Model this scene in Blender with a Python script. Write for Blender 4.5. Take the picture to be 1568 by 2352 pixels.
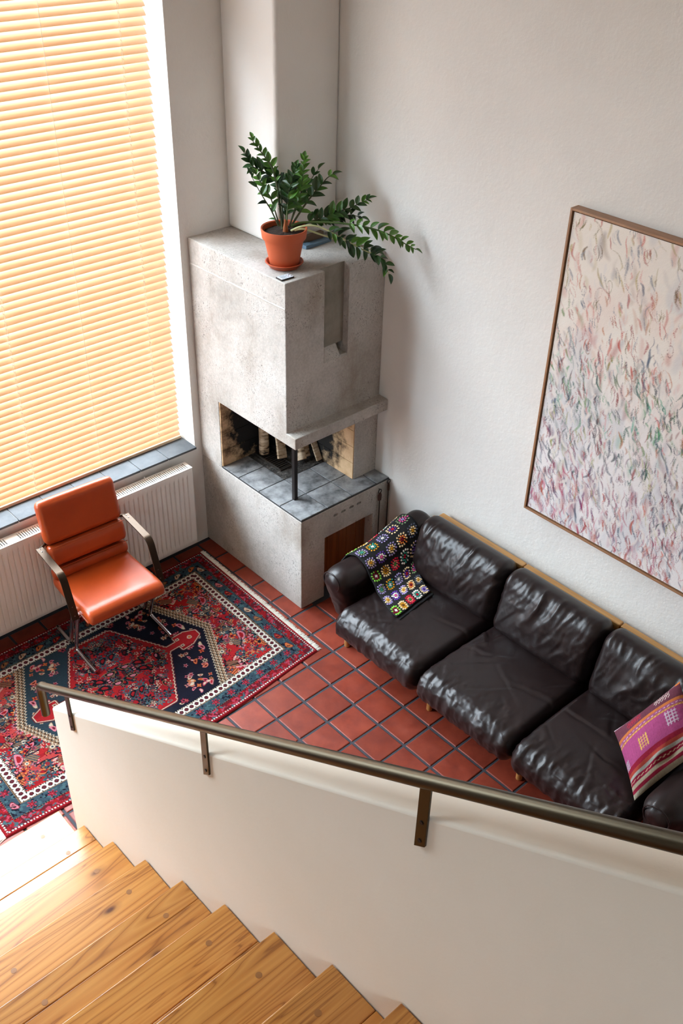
# Living room with a concrete corner fireplace, seen from the stairs.
import bpy, bmesh, math, random
import numpy as np
from mathutils import Vector, Matrix

for o in list(bpy.data.objects):
    bpy.data.objects.remove(o, do_unlink=True)
scene = bpy.context.scene
COL = scene.collection

# ------------------------------------------------------------------ camera
# world: window wall is y = 0, painting wall is x = 0, floor is z = 0
CAM = np.array([-3.8432, -4.6713, 4.1830])
AX_R = np.array([0.74084183, -0.6712918, 0.0228187])
AX_U = np.array([0.37571539, 0.44232388, 0.81436327])
AX_F = np.array([0.55676864, 0.59474104, -0.5799067])
FPX = 2294.94
cam_d = bpy.data.cameras.new('camera')
cam_d.sensor_fit = 'VERTICAL'
cam_d.sensor_height = 36.0
cam_d.sensor_width = 24.0
cam_d.lens = FPX / 2352.0 * 36.0
cam_d.clip_start = 0.05
cam_d.clip_end = 100
cam = bpy.data.objects.new('camera', cam_d)
COL.objects.link(cam)
m = Matrix.Identity(4)
for i in range(3):
    m[i][0] = AX_R[i]; m[i][1] = AX_U[i]; m[i][2] = -AX_F[i]; m[i][3] = CAM[i]
cam.matrix_world = m
scene.camera = cam

# ------------------------------------------------------------------ daylight
SKY = 30.0
world = bpy.data.worlds.new('overcast_sky')
scene.world = world
world.use_nodes = True
wn = world.node_tree
wn.nodes.clear()
w_out = wn.nodes.new('ShaderNodeOutputWorld')
w_bg = wn.nodes.new('ShaderNodeBackground')
w_tc = wn.nodes.new('ShaderNodeTexCoord')
w_sep = wn.nodes.new('ShaderNodeSeparateXYZ')
w_rmp = wn.nodes.new('ShaderNodeValToRGB')
w_map = wn.nodes.new('ShaderNodeMapRange')
w_map.inputs[1].default_value = -1.0
w_map.inputs[2].default_value = 1.0
wn.links.new(w_tc.outputs['Generated'], w_sep.inputs[0])
wn.links.new(w_sep.outputs[2], w_map.inputs[0])
wn.links.new(w_map.outputs[0], w_rmp.inputs[0])
e = w_rmp.color_ramp.elements
# overcast sky: about three times brighter overhead than at the horizon, dull ground below
e[0].position = 0.48; e[0].color = (0.10, 0.10, 0.09, 1)
e[1].position = 0.52; e[1].color = (0.265, 0.315, 0.36, 1)
el_ = w_rmp.color_ramp.elements.new(1.0); el_.color = (0.78, 0.92, 1.03, 1)
wn.links.new(w_rmp.outputs[0], w_bg.inputs[0])
w_bg.inputs[1].default_value = SKY
wn.links.new(w_bg.outputs[0], w_out.inputs[0])

scene.view_settings.view_transform = 'Standard'
scene.view_settings.look = 'None'
scene.view_settings.gamma = 1.0
scene.view_settings.use_curve_mapping = False
scene.view_settings.exposure = 0.50
cy = scene.cycles
cy.use_denoising = True
cy.max_bounces = 10
cy.diffuse_bounces = 6
cy.glossy_bounces = 4
cy.transmission_bounces = 6
cy.transparent_max_bounces = 8
cy.caustics_reflective = False
cy.caustics_refractive = False
cy.sample_clamp_indirect = 8.0
cy.use_adaptive_sampling = True
cy.adaptive_threshold = 0.02

WIN_X0, WIN_X1, WIN_Z0, WIN_Z1 = -4.5, -0.786, 0.752, 3.95   # opening in the window wall

def daylight_portal(name, loc, rot, sx, sy):
    ld = bpy.data.lights.new(name, 'AREA')
    ld.shape = 'RECTANGLE'
    ld.size = sx; ld.size_y = sy
    ld.cycles.is_portal = True
    ob = bpy.data.objects.new(name, ld)
    COL.objects.link(ob)
    ob.location = loc
    ob.rotation_euler = rot
    return ob

# sky importance sampling through the window opening (light comes in along -y)
daylight_portal('window_daylight', ((WIN_X0 + WIN_X1) / 2, 0.345, (WIN_Z0 + WIN_Z1) / 2),
                (math.radians(-90), 0, 0), WIN_X1 - WIN_X0, WIN_Z1 - WIN_Z0)

# unseen window added to brighten stair and painting walls (light along +x)
W2_Y0, W2_Y1, W2_Z0, W2_Z1 = -6.6, -5.3, 3.1, 4.2
daylight_portal('added_window_daylight', (-6.895, (W2_Y0 + W2_Y1) / 2, (W2_Z0 + W2_Z1) / 2),
                (math.radians(-90), 0, math.radians(90)), W2_Y1 - W2_Y0, W2_Z1 - W2_Z0)

# ------------------------------------------------------------------ pixel helper
def pix(u, v, dist):
    """point seen at photo pixel (u, v) whose depth along the view axis is dist"""
    d = AX_F + AX_R * ((u - 784.0) / FPX) - AX_U * ((v - 1176.0) / FPX)
    return CAM + d * dist

def depth_of(p):
    return float(np.dot(np.asarray(p) - CAM, AX_F))

# ------------------------------------------------------------------ materials
def srgb(r, g, b):
    def f(c):
        c /= 255.0
        return c / 12.92 if c <= 0.04045 else ((c + 0.055) / 1.055) ** 2.4
    return (f(r), f(g), f(b), 1.0)

class Nodes:
    def __init__(self, name):
        self.mat = bpy.data.materials.new(name)
        self.mat.use_nodes = True
        self.t = self.mat.node_tree
        self.b = self.t.nodes['Principled BSDF']
    def n(self, kind, **kw):
        nd = self.t.nodes.new('ShaderNode' + kind)
        for k, v in kw.items():
            setattr(nd, k, v)
        return nd
    def link(self, a, b):
        self.t.links.new(a, b)
    def set(self, **kw):
        names = dict(color='Base Color', rough='Roughness', metal='Metallic', coat='Coat Weight',
                     coat_rough='Coat Roughness', spec='Specular IOR Level', sheen='Sheen Weight')
        for k, v in kw.items():
            self.b.inputs[names[k]].default_value = v
        return self
    def coords(self, kind='Object', scale=(1, 1, 1), rand=0.0, rot=(0, 0, 0)):
        tc = self.n('TexCoord')
        mp = self.n('Mapping')
        mp.inputs['Scale'].default_value = scale
        mp.inputs['Rotation'].default_value = rot
        self.link(tc.outputs[kind], mp.inputs['Vector'])
        if rand:
            oi = self.n('ObjectInfo')
            mu = self.n('Math', operation='MULTIPLY')
            mu.inputs[1].default_value = rand
            self.link(oi.outputs['Random'], mu.inputs[0])
            cx = self.n('CombineXYZ')
            for i in range(3):
                self.link(mu.outputs[0], cx.inputs[i])
            self.link(cx.outputs[0], mp.inputs['Location'])
        return mp.outputs['Vector']
    def noise(self, vec, scale, detail=4, rough=0.55, dist=0.0):
        nd = self.n('TexNoise')
        nd.inputs['Scale'].default_value = scale
        nd.inputs['Detail'].default_value = detail
        nd.inputs['Roughness'].default_value = rough
        nd.inputs['Distortion'].default_value = dist
        if vec is not None:
            self.link(vec, nd.inputs['Vector'])
        return nd.outputs['Fac']
    def voronoi(self, vec, scale, feature='F1', out='Distance'):
        nd = self.n('TexVoronoi', feature=feature)
        nd.inputs['Scale'].default_value = scale
        self.link(vec, nd.inputs['Vector'])
        return nd.outputs[out]
    def ramp(self, fac, stops, interp='LINEAR'):
        nd = self.n('ValToRGB')
        cr = nd.color_ramp
        cr.interpolation = interp
        while len(cr.elements) > 1:
            cr.elements.remove(cr.elements[-1])
        cr.elements[0].position = stops[0][0]
        cr.elements[0].color = stops[0][1]
        for p, c in stops[1:]:
            el = cr.elements.new(p)
            el.color = c
        self.link(fac, nd.inputs[0])
        return nd.outputs[0]
    def mix(self, fac, a, b, blend='MIX'):
        nd = self.n('MixRGB', blend_type=blend)
        for i, v in ((0, fac), (1, a), (2, b)):
            if hasattr(v, 'is_linked'):
                self.link(v, nd.inputs[i])
            elif i == 0:
                nd.inputs[0].default_value = v
            else:
                nd.inputs[i].default_value = v
        return nd.outputs[0]
    def math(self, op, a, b=None, c=None):
        nd = self.n('Math', operation=op)
        for i, v in enumerate((a, b, c)):
            if v is None:
                continue
            if hasattr(v, 'is_linked'):
                self.link(v, nd.inputs[i])
            else:
                nd.inputs[i].default_value = v
        return nd.outputs[0]
    def bump(self, height, strength=0.3, dist=0.01, prev=None):
        nd = self.n('Bump')
        nd.inputs['Strength'].default_value = strength
        nd.inputs['Distance'].default_value = dist
        self.link(height, nd.inputs['Height'])
        if prev is not None:
            self.link(prev, nd.inputs['Normal'])
        self.link(nd.outputs[0], self.b.inputs['Normal'])
        return nd.outputs[0]
    def col(self, sock):
        self.link(sock, self.b.inputs['Base Color'])
        return self
    def rough(self, sock):
        self.link(sock, self.b.inputs['Roughness'])
        return self

def grey(v):
    return (v, v, v, 1)

M = {}
def plain(name, rgb, rough=0.5, **kw):
    N = Nodes(name).set(color=srgb(*rgb), rough=rough, **kw)
    M[name] = N.mat
    return N

def plaster(name, c1, c2, bump=0.35, scale=1.0):
    N = Nodes(name).set(rough=0.9, spec=0.25)
    v = N.coords('Object')
    big = N.noise(v, 0.9 * scale, 5, 0.6)
    N.col(N.ramp(big, [(0.3, srgb(*c1)), (0.7, srgb(*c2))]))
    fine = N.noise(v, 55 * scale, 5, 0.65)
    mid = N.noise(v, 7 * scale, 4, 0.6)
    h = N.math('ADD', N.math('MULTIPLY', fine, 0.35), N.math('MULTIPLY', mid, 1.0))
    N.bump(h, bump, 0.012)
    M[name] = N.mat
plaster('plaster', (226, 224, 220), (238, 236, 231), 0.55)
plaster('plaster_smooth', (224, 213, 196), (232, 222, 208), 0.16)
plaster('plaster_chimney', (228, 226, 222), (236, 234, 230), 0.22)

# raw concrete with pits and stains
N = Nodes('concrete').set(rough=0.88, spec=0.3)
v = N.coords('Object')
big = N.noise(v, 2.2, 6, 0.62)
base = N.ramp(big, [(0.28, srgb(150, 145, 138)), (0.5, srgb(181, 176, 170)), (0.72, srgb(196, 192, 187))])
wv = N.n('VectorMath', operation='MULTIPLY_ADD')
nc = N.n('TexNoise'); nc.inputs['Scale'].default_value = 22; N.link(v, nc.inputs['Vector'])
N.link(nc.outputs['Color'], wv.inputs[0]); wv.inputs[1].default_value = (0.05, 0.05, 0.09)
N.link(N.coords('Object', scale=(1, 1, 0.5)), wv.inputs[2])
pit = N.voronoi(wv.outputs[0], 115)
pn = N.noise(v, 4.5, 5, 0.7)
pitm = N.math('MULTIPLY', N.math('LESS_THAN', pit, 0.27), N.ramp(pn, [(0.50, grey(0)), (0.58, grey(1))]))
stain = N.noise(N.coords('Object', scale=(1, 1, 0.45)), 3.1, 5, 0.62)
base = N.mix(N.ramp(stain, [(0.50, grey(0)), (0.72, grey(0.6))]), base, srgb(132, 116, 98))
base2 = N.mix(N.math('MULTIPLY', pitm, 0.68), base, srgb(78, 72, 66))
fine = N.noise(v, 70, 4, 0.7)
base3 = N.mix(0.22, base2, N.ramp(fine, [(0.3, grey(0.25)), (0.7, grey(0.8))]), 'OVERLAY')
N.col(base3)
h = N.math('SUBTRACT', N.math('ADD', N.math('MULTIPLY', fine, 0.5), N.noise(v, 18, 4, 0.6)), N.math('MULTIPLY', pitm, 0.8))
N.bump(h, 0.55, 0.006)
M['concrete'] = N.mat

N = Nodes('concrete_darker').set(rough=0.9, spec=0.25)  # darker, browner concrete for the back of the hood slot
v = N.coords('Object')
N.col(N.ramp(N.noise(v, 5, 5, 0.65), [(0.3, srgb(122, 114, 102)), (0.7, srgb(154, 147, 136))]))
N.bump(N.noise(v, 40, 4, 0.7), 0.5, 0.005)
M['concrete_darker'] = N.mat
plain('mortar_pale', (192, 188, 182), 0.95)
plain('grout_dark', (64, 64, 69), 0.95, spec=0.15)
plain('grout_pale', (206, 206, 204), 0.9)
plain('grout_hearth', (58, 58, 60), 0.9)

# terracotta floor tile
N = Nodes('terracotta_tile').set(rough=0.4, spec=0.36)
v = N.coords('Object', rand=37.0)
a = N.noise(v, 9, 5, 0.6)
oi = N.n('ObjectInfo')
c = N.ramp(a, [(0.3, srgb(108, 40, 26)), (0.55, srgb(126, 50, 33)), (0.8, srgb(138, 60, 41))])
tint = N.ramp(oi.outputs['Random'], [(0.0, grey(0.40)), (1.0, grey(0.60))])
c = N.mix(0.55, c, tint, 'OVERLAY')
sp = N.voronoi(v, 60)
c = N.mix(N.math('MULTIPLY', N.math('LESS_THAN', sp, 0.07), 0.5), c, srgb(80, 36, 28))
N.col(c)
N.rough(N.ramp(N.noise(v, 16, 4, 0.6), [(0.3, grey(0.38)), (0.7, grey(0.54))]))
N.bump(N.noise(v, 40, 4, 0.6), 0.12, 0.004)
M['terracotta_tile'] = N.mat

# slate tiles: hearth and window sill
def slate(name, c1, c2, c3, rough, rnd):
    N = Nodes(name).set(rough=rough, spec=0.45)
    v = N.coords('Object', rand=rnd)
    a = N.noise(v, 11, 6, 0.65)
    c = N.ramp(a, [(0.32, srgb(*c1)), (0.5, srgb(*c2)), (0.7, srgb(*c3))])
    N.col(c)
    N.bump(N.noise(v, 30, 5, 0.65), 0.25, 0.004)
    M[name] = N.mat
slate('hearth_slate', (78, 79, 81), (132, 134, 136), (166, 168, 170), 0.5, 19.0)
slate('sill_slate', (62, 67, 72), (73, 78, 83), (82, 87, 92), 0.6, 11.0)

# pine boards, varnished, grain along local x
def pine(name, dark, midc, light, rough=0.28, ring=7.0):
    N = Nodes(name).set(rough=rough, spec=0.5, coat=0.35, coat_rough=0.18)
    v = N.coords('Object', scale=(0.34, 6.5, 6.5), rand=23.0)
    f = N.noise(v, 1.0, 3, 0.5, 0.6)
    rings = N.math('FRACT', N.math('MULTIPLY', f, ring))
    tri = N.math('ABSOLUTE', N.math('SUBTRACT', N.math('MULTIPLY', rings, 2.0), 1.0))
    c = N.ramp(tri, [(0.0, srgb(*dark)), (0.16, srgb(*midc)), (1.0, srgb(*light))])
    v2 = N.coords('Object', scale=(3.0, 90.0, 90.0), rand=5.0)
    fib = N.noise(v2, 1.0, 3, 0.6)
    c = N.mix(0.25, c, N.ramp(fib, [(0.3, grey(0.35)), (0.7, grey(0.65))]), 'OVERLAY')
    v3 = N.coords('Object', scale=(2.0, 4.2, 4.2), rand=41.0)
    kn = N.voronoi(v3, 1.7)
    knm = N.ramp(kn, [(0.0, grey(1)), (0.05, grey(1)), (0.11, grey(0.3)), (0.2, grey(0))])
    c = N.mix(knm, c, srgb(86, 42, 14))
    oi = N.n('ObjectInfo')
    tint = N.ramp(oi.outputs['Random'], [(0.0, grey(0.42)), (1.0, grey(0.56))])
    c = N.mix(0.5, c, tint, 'OVERLAY')
    N.col(c)
    N.bump(fib, 0.06, 0.002)
    M[name] = N.mat
pine('pine_tread', (140, 84, 32), (176, 114, 48), (194, 135, 65), ring=17.0)
plain('plug_wood', (146, 96, 48), 0.4)

def wood(name, c1, c2, rough=0.4, scale=(2, 40, 40), coat=0.15):
    N = Nodes(name).set(rough=rough, coat=coat, coat_rough=0.2)
    v = N.coords('Object', scale=scale, rand=9.0)
    f = N.noise(v, 1.0, 4, 0.6, 0.4)
    N.col(N.ramp(f, [(0.3, srgb(*c1)), (0.7, srgb(*c2))]))
    N.bump(f, 0.1, 0.002)
    M[name] = N.mat
wood('oak_rail', (176, 124, 66), (206, 156, 92), 0.4, (40, 2, 40))
wood('oak_leg', (170, 118, 62), (202, 150, 88), 0.4, (40, 40, 3))
wood('frame_wood', (146, 104, 72), (172, 126, 90), 0.45, (30, 3, 3))
wood('door_wood', (104, 54, 18), (140, 78, 30), 0.4, (30, 30, 1.5))
wood('blind_wood', (230, 196, 158), (238, 208, 174), 0.38, (1.2, 50, 50), 0.3)

# leather
def leather(name, c1, c2, rough, coat, crack=0.25, bscale=1.0):
    N = Nodes(name).set(rough=rough, spec=0.38, coat=coat, coat_rough=0.22)
    v = N.coords('Object')
    f = N.noise(v, 6, 5, 0.6)
    N.col(N.ramp(f, [(0.3, srgb(*c1)), (0.7, srgb(*c2))]))
    pores = N.voronoi(v, 420 * bscale)
    cr = N.voronoi(v, 24 * bscale, 'DISTANCE_TO_EDGE')
    crm = N.ramp(cr, [(0.0, grey(0)), (0.035, grey(1))])
    h = N.math('ADD', N.math('MULTIPLY', pores, 0.25), N.math('MULTIPLY', crm, crack))
    h = N.math('ADD', h, N.math('MULTIPLY', N.noise(v, 30, 4, 0.6), 0.6))
    N.bump(h, 0.22, 0.004)
    M[name] = N.mat
leather('leather_dark', (25, 15, 15), (33, 20, 19), 0.40, 0.20, 0.10)
leather('leather_cognac', (160, 62, 22), (172, 70, 27), 0.34, 0.25, 0.0, 1.6)

plain('chrome', (205, 205, 208), 0.12, metal=1.0)
plain('bronze_bar', (66, 53, 42), 0.3, metal=0.85)
plain('steel_rail', (74, 66, 52), 0.36, metal=0.95)
plain('steel_dark', (46, 42, 42), 0.5, metal=0.6)
plain('iron_black', (66, 60, 56), 0.5, metal=0.5)
plain('strap_brown', (66, 34, 22), 0.6)
plain('enamel_white', (232, 229, 224), 0.32)
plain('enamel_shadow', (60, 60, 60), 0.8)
plain('window_white', (236, 236, 234), 0.4)
plain('cord_white', (232, 224, 208), 0.8)
plain('screw', (150, 148, 145), 0.3, metal=1.0)
plain('pot_terracotta', (190, 90, 52), 0.62)
plain('pot_plastic', (178, 80, 48), 0.4)
plain('plastic_black', (18, 18, 20), 0.35)
plain('blue_cover', (92, 118, 138), 0.55)
plain('paper_brown', (110, 88, 70), 0.8)
plain('bare_wall_paint', (194, 190, 182), 0.9)
plain('ceiling_paint', (222, 216, 206), 0.9)
plain('wool_black', (14, 13, 15), 0.95)
plain('fringe_cotton', (244, 240, 232), 0.95)
plain('stem_green', (72, 96, 44), 0.5)
plain('stem_pale', (186, 190, 140), 0.5)
plain('stem_dark', (62, 70, 40), 0.5)
plain('husk', (150, 84, 40), 0.7)
plain('wire_brown', (96, 78, 58), 0.6)

N = Nodes('soil').set(rough=1.0)
v = N.coords('Object')
N.col(N.ramp(N.noise(v, 120, 4, 0.7), [(0.3, srgb(26, 18, 14)), (0.62, srgb(58, 42, 32)), (0.75, srgb(130, 112, 96))]))
N.bump(N.noise(v, 90, 4, 0.7), 1.0, 0.01)
M['soil'] = N.mat

def leafmat(name, c1, c2):
    N = Nodes(name).set(rough=0.3, spec=0.5)
    v = N.coords('Object', rand=7.0)
    oi = N.n('ObjectInfo')
    N.col(N.ramp(oi.outputs['Random'], [(0.0, srgb(*c1)), (1.0, srgb(*c2))]))
    M[name] = N.mat
leafmat('leaf_dark', (26, 52, 26), (58, 98, 42))
leafmat('leaf_bright', (58, 98, 34), (92, 140, 52))

# fire brick with soot
N = Nodes('fire_brick').set(rough=0.9)
g = N.n('NewGeometry')
v = g.outputs['Position']
nz = N.noise(v, 12, 5, 0.65)
c = N.ramp(nz, [(0.3, srgb(190, 152, 112)), (0.7, srgb(222, 190, 150))])
dm = N.n('VectorMath', operation='DISTANCE')
N.link(v, dm.inputs[0])
dm.inputs[1].default_value = (-0.27, -0.33, 0.98)
dd = N.math('ADD', dm.outputs['Value'], N.math('MULTIPLY', N.math('SUBTRACT', nz, 0.5), 0.5))
sm = N.ramp(dd, [(0.36, grey(1)), (0.50, grey(0))])
N.col(N.mix(sm, c, srgb(22, 19, 17)))
N.bump(nz, 0.4, 0.006)
M['fire_brick'] = N.mat
plain('soot', (24, 21, 19), 0.95)
N = Nodes('ash').set(rough=1.0)
v = N.coords('Object')
N.col(N.ramp(N.noise(v, 60, 5, 0.7), [(0.35, srgb(34, 31, 29)), (0.6, srgb(84, 80, 76)), (0.8, srgb(150, 146, 140))]))
N.bump(N.noise(v, 60, 4, 0.7), 0.8, 0.01)
M['ash'] = N.mat

N = Nodes('birch_bark').set(rough=0.8)
v = N.coords('Object', scale=(12, 12, 60), rand=13.0)
f = N.noise(v, 1.0, 4, 0.6)
N.col(N.ramp(f, [(0.36, srgb(58, 42, 32)), (0.44, srgb(176, 150, 120)), (0.7, srgb(222, 206, 182))]))
N.bump(f, 0.4, 0.004)
M['birch_bark'] = N.mat
wood('split_wood', (170, 104, 54), (206, 150, 96), 0.8, (40, 40, 3), 0.0)

def vcol_mat(name, rough, bump_scale=0.0, bump=0.0, sheen=0.0):
    N = Nodes(name).set(rough=rough, spec=0.12, sheen=sheen)
    at = N.n('Attribute')
    at.attribute_name = 'Col'
    N.col(at.outputs['Color'])
    if bump:
        v = N.coords('Object')
        N.bump(N.noise(v, bump_scale, 3, 0.7), bump, 0.004)
    M[name] = N.mat
vcol_mat('rug_wool', 1.0, 420, 0.7, 0.0)
vcol_mat('canvas_paint', 0.6, 160, 0.35)
vcol_mat('kilim_wool', 0.95, 380, 0.7)
vcol_mat('yarn', 0.9, 500, 0.5)
vcol_mat('gadget_face', 0.35)

# window glass: straight-through pane with a faint reflection
N = Nodes('window_glass')
t = N.t
t.nodes.remove(N.b)
out = [n for n in t.nodes if n.type == 'OUTPUT_MATERIAL'][0]
tr = t.nodes.new('ShaderNodeBsdfTransparent')
gl = t.nodes.new('ShaderNodeBsdfGlossy'); gl.inputs['Roughness'].default_value = 0.02
mx = t.nodes.new('ShaderNodeMixShader'); mx.inputs[0].default_value = 0.06
t.links.new(tr.outputs[0], mx.inputs[1]); t.links.new(gl.outputs[0], mx.inputs[2])
t.links.new(mx.outputs[0], out.inputs[0])
M['window_glass'] = N.mat

# blind slats let some warm light through
def translucent(name, src, tcol, fac):
    mat = M[src].copy(); mat.name = name
    t = mat.node_tree
    out = [n for n in t.nodes if n.type == 'OUTPUT_MATERIAL'][0]
    b = t.nodes['Principled BSDF']
    tl = t.nodes.new('ShaderNodeBsdfTranslucent'); tl.inputs['Color'].default_value = tcol
    mx = t.nodes.new('ShaderNodeMixShader'); mx.inputs[0].default_value = fac
    t.links.new(b.outputs[0], mx.inputs[1]); t.links.new(tl.outputs[0], mx.inputs[2])
    t.links.new(mx.outputs[0], out.inputs[0])
    M[name] = mat
translucent('blind_slat', 'blind_wood', (0.90, 0.68, 0.47, 1), 0.24)

# ------------------------------------------------------------------ mesh helpers
def tag(o, label=None, cat=None, group=None, kind=None):
    if label: o['label'] = label
    if cat: o['category'] = cat
    if group: o['group'] = group
    if kind: o['kind'] = kind
    return o

def empty(name, loc, rz=0.0):
    o = bpy.data.objects.new(name, None)
    o.empty_display_size = 0.1
    o.location = loc
    o.rotation_euler = (0, 0, rz)
    COL.objects.link(o)
    return o

def link(name, me, parent=None, loc=None):
    o = bpy.data.objects.new(name, me)
    COL.objects.link(o)
    if parent is not None:
        o.parent = parent
    if loc is not None:
        o.location = loc
    return o

def world_origin(o):
    p = Vector((0, 0, 0))
    while o is not None:
        p = p + o.location
        o = o.parent
    return p

def finish(me, mat, smooth=False, angle=40):
    if isinstance(mat, str):
        mat = M[mat]
    if mat is not None and not len(me.materials):
        me.materials.append(mat)
    if smooth:
        me.shade_smooth()
        if angle is not None:
            me.set_sharp_from_angle(angle=math.radians(angle))
    me.update()

class MB:
    """collects shapes (in world or thing space) for ONE mesh"""
    def __init__(self):
        self.v = []; self.f = []; self.c = []
    def add(self, vs, fs, col=None):
        b = len(self.v)
        self.v.extend([tuple(map(float, p)) for p in vs])
        self.f.extend([tuple(b + i for i in f) for f in fs])
        if col is not None:
            self.c.extend([col] * len(vs))
        return self
    def box(self, lo, hi, mat=None):
        (x0, y0, z0), (x1, y1, z1) = lo, hi
        vs = [(x0, y0, z0), (x1, y0, z0), (x1, y1, z0), (x0, y1, z0), (x0, y0, z1), (x1, y0, z1), (x1, y1, z1), (x0, y1, z1)]
        if mat is not None:
            vs = [mat @ Vector(p) for p in vs]
        return self.add(vs, [(0, 3, 2, 1), (4, 5, 6, 7), (0, 1, 5, 4), (1, 2, 6, 5), (2, 3, 7, 6), (3, 0, 4, 7)])
    def prism(self, pts, axis, a, b):
        """polygon pts (2-D, counter-clockwise seen from +axis) extruded along axis from a to b"""
        n = len(pts)
        def mk(p, t):
            return {'x': (t, p[0], p[1]), 'y': (p[0], t, p[1]), 'z': (p[0], p[1], t)}[axis]
        vs = [mk(p, a) for p in pts] + [mk(p, b) for p in pts]
        fs = [tuple(range(n - 1, -1, -1)), tuple(range(n, 2 * n))]
        fs += [(i, (i + 1) % n, n + (i + 1) % n, n + i) for i in range(n)]
        return self.add(vs, fs)
    def tube(self, path, r, seg=10, caps=True, up=None):
        P = [Vector(p) for p in path]
        rs = r if isinstance(r, (list, tuple)) else [r] * len(P)
        n = len(P)
        T = []
        for i in range(n):
            d = (P[min(i + 1, n - 1)] - P[max(i - 1, 0)])
            T.append(d.normalized() if d.length > 1e-9 else Vector((0, 0, 1)))
        ref = Vector(up) if up else (Vector((0, 0, 1)) if abs(T[0].z) < 0.9 else Vector((1, 0, 0)))
        u = (ref - T[0] * ref.dot(T[0])).normalized()
        vs = []; fs = []
        for i in range(n):
            u = (u - T[i] * u.dot(T[i])).normalized()
            w = T[i].cross(u)
            for k in range(seg):
                a = 2 * math.pi * k / seg
                vs.append(P[i] + (u * math.cos(a) + w * math.sin(a)) * rs[i])
        for i in range(n - 1):
            for k in range(seg):
                a = i * seg + k; b = i * seg + (k + 1) % seg
                fs.append((a, b, b + seg, a + seg))
        if caps:
            fs.append(tuple(range(seg - 1, -1, -1)))
            fs.append(tuple(range((n - 1) * seg, n * seg)))
        return self.add(vs, fs)
    def lathe(self, c, prof, seg=40, close=False):
        vs = []; fs = []
        n = len(prof)
        for (r, z) in prof:
            for k in range(seg):
                a = 2 * math.pi * k / seg
                vs.append((c[0] + r * math.cos(a), c[1] + r * math.sin(a), c[2] + z))
        for i in range(n - 1):
            for k in range(seg):
                a = i * seg + k; b = i * seg + (k + 1) % seg
                fs.append((a, b, b + seg, a + seg))
        if close:
            fs.append(tuple(range(seg - 1, -1, -1)))
            fs.append(tuple(range((n - 1) * seg, n * seg)))
        return self.add(vs, fs)
    def mesh(self, name, mat, smooth=False, angle=40, origin=(0, 0, 0), fix=True):
        me = bpy.data.meshes.new(name)
        o = Vector(origin)
        me.from_pydata([(p[0] - o.x, p[1] - o.y, p[2] - o.z) for p in self.v], [], self.f)
        if fix:
            bm = bmesh.new(); bm.from_mesh(me)
            bmesh.ops.recalc_face_normals(bm, faces=bm.faces)
            bm.to_mesh(me); bm.free()
        if self.c:
            at = me.color_attributes.new('Col', 'FLOAT_COLOR', 'POINT')
            at.data.foreach_set('color', np.array(self.c, np.float32).ravel())
        finish(me, mat, smooth, angle)
        return me
    def build(self, name, mat, parent=None, smooth=False, angle=40, bevel=0.0, seg=2, local=False, fix=True):
        """link as one object; shapes are in world space (or in the parent's space when local)"""
        a = np.array(self.v)
        lo, hi = a.min(0), a.max(0)
        org = Vector(((lo[0] + hi[0]) / 2, (lo[1] + hi[1]) / 2, lo[2]))
        me = self.mesh(name, mat, smooth, angle, org, fix)
        loc = org
        if parent is not None and not local:
            loc = org - world_origin(parent)
        o = link(name, me, parent, loc)
        if bevel:
            md = o.modifiers.new('bevel', 'BEVEL')
            md.width = bevel; md.segments = seg; md.limit_method = 'ANGLE'; md.angle_limit = math.radians(35)
        return o

def carve(o, cutters):
    """subtract box-like cutter meshes for good"""
    cs = []
    for k in cutters:
        me = k.mesh('cut', None)
        c = link('cut', me); cs.append(c)
        md = o.modifiers.new('cut', 'BOOLEAN'); md.operation = 'DIFFERENCE'; md.object = c; md.solver = 'EXACT'
    bpy.context.view_layer.update()
    dg = bpy.context.evaluated_depsgraph_get()
    me = bpy.data.meshes.new_from_object(o.evaluated_get(dg))
    o.modifiers.clear()
    o.data = me
    for c in cs:
        md_ = c.data
        bpy.data.objects.remove(c, do_unlink=True)
        bpy.data.meshes.remove(md_)
    return o

def grid_mesh(name, V, mat, colors=None, smooth=True, flip=False):
    """V: (ny, nx, 3) array -> quad grid mesh"""
    ny, nx = V.shape[:2]
    idx = np.arange(ny * nx).reshape(ny, nx)
    q = np.stack([idx[:-1, :-1], idx[:-1, 1:], idx[1:, 1:], idx[1:, :-1]], -1).reshape(-1, 4)
    if flip:
        q = q[:, ::-1]
    me = bpy.data.meshes.new(name)
    me.vertices.add(ny * nx)
    me.vertices.foreach_set('co', V.astype(np.float32).ravel())
    nq = len(q)
    me.loops.add(nq * 4)
    me.loops.foreach_set('vertex_index', q.astype(np.int32).ravel())
    me.polygons.add(nq)
    me.polygons.foreach_set('loop_start', np.arange(0, nq * 4, 4, dtype=np.int32))
    me.update(calc_edges=True)
    if colors is not None:
        at = me.color_attributes.new('Col', 'FLOAT_COLOR', 'POINT')
        rgba = np.ones((ny * nx, 4), np.float32)
        rgba[:, :3] = colors.reshape(-1, 3)
        at.data.foreach_set('color', rgba.ravel())
    finish(me, mat, smooth, None)
    return me

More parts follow.
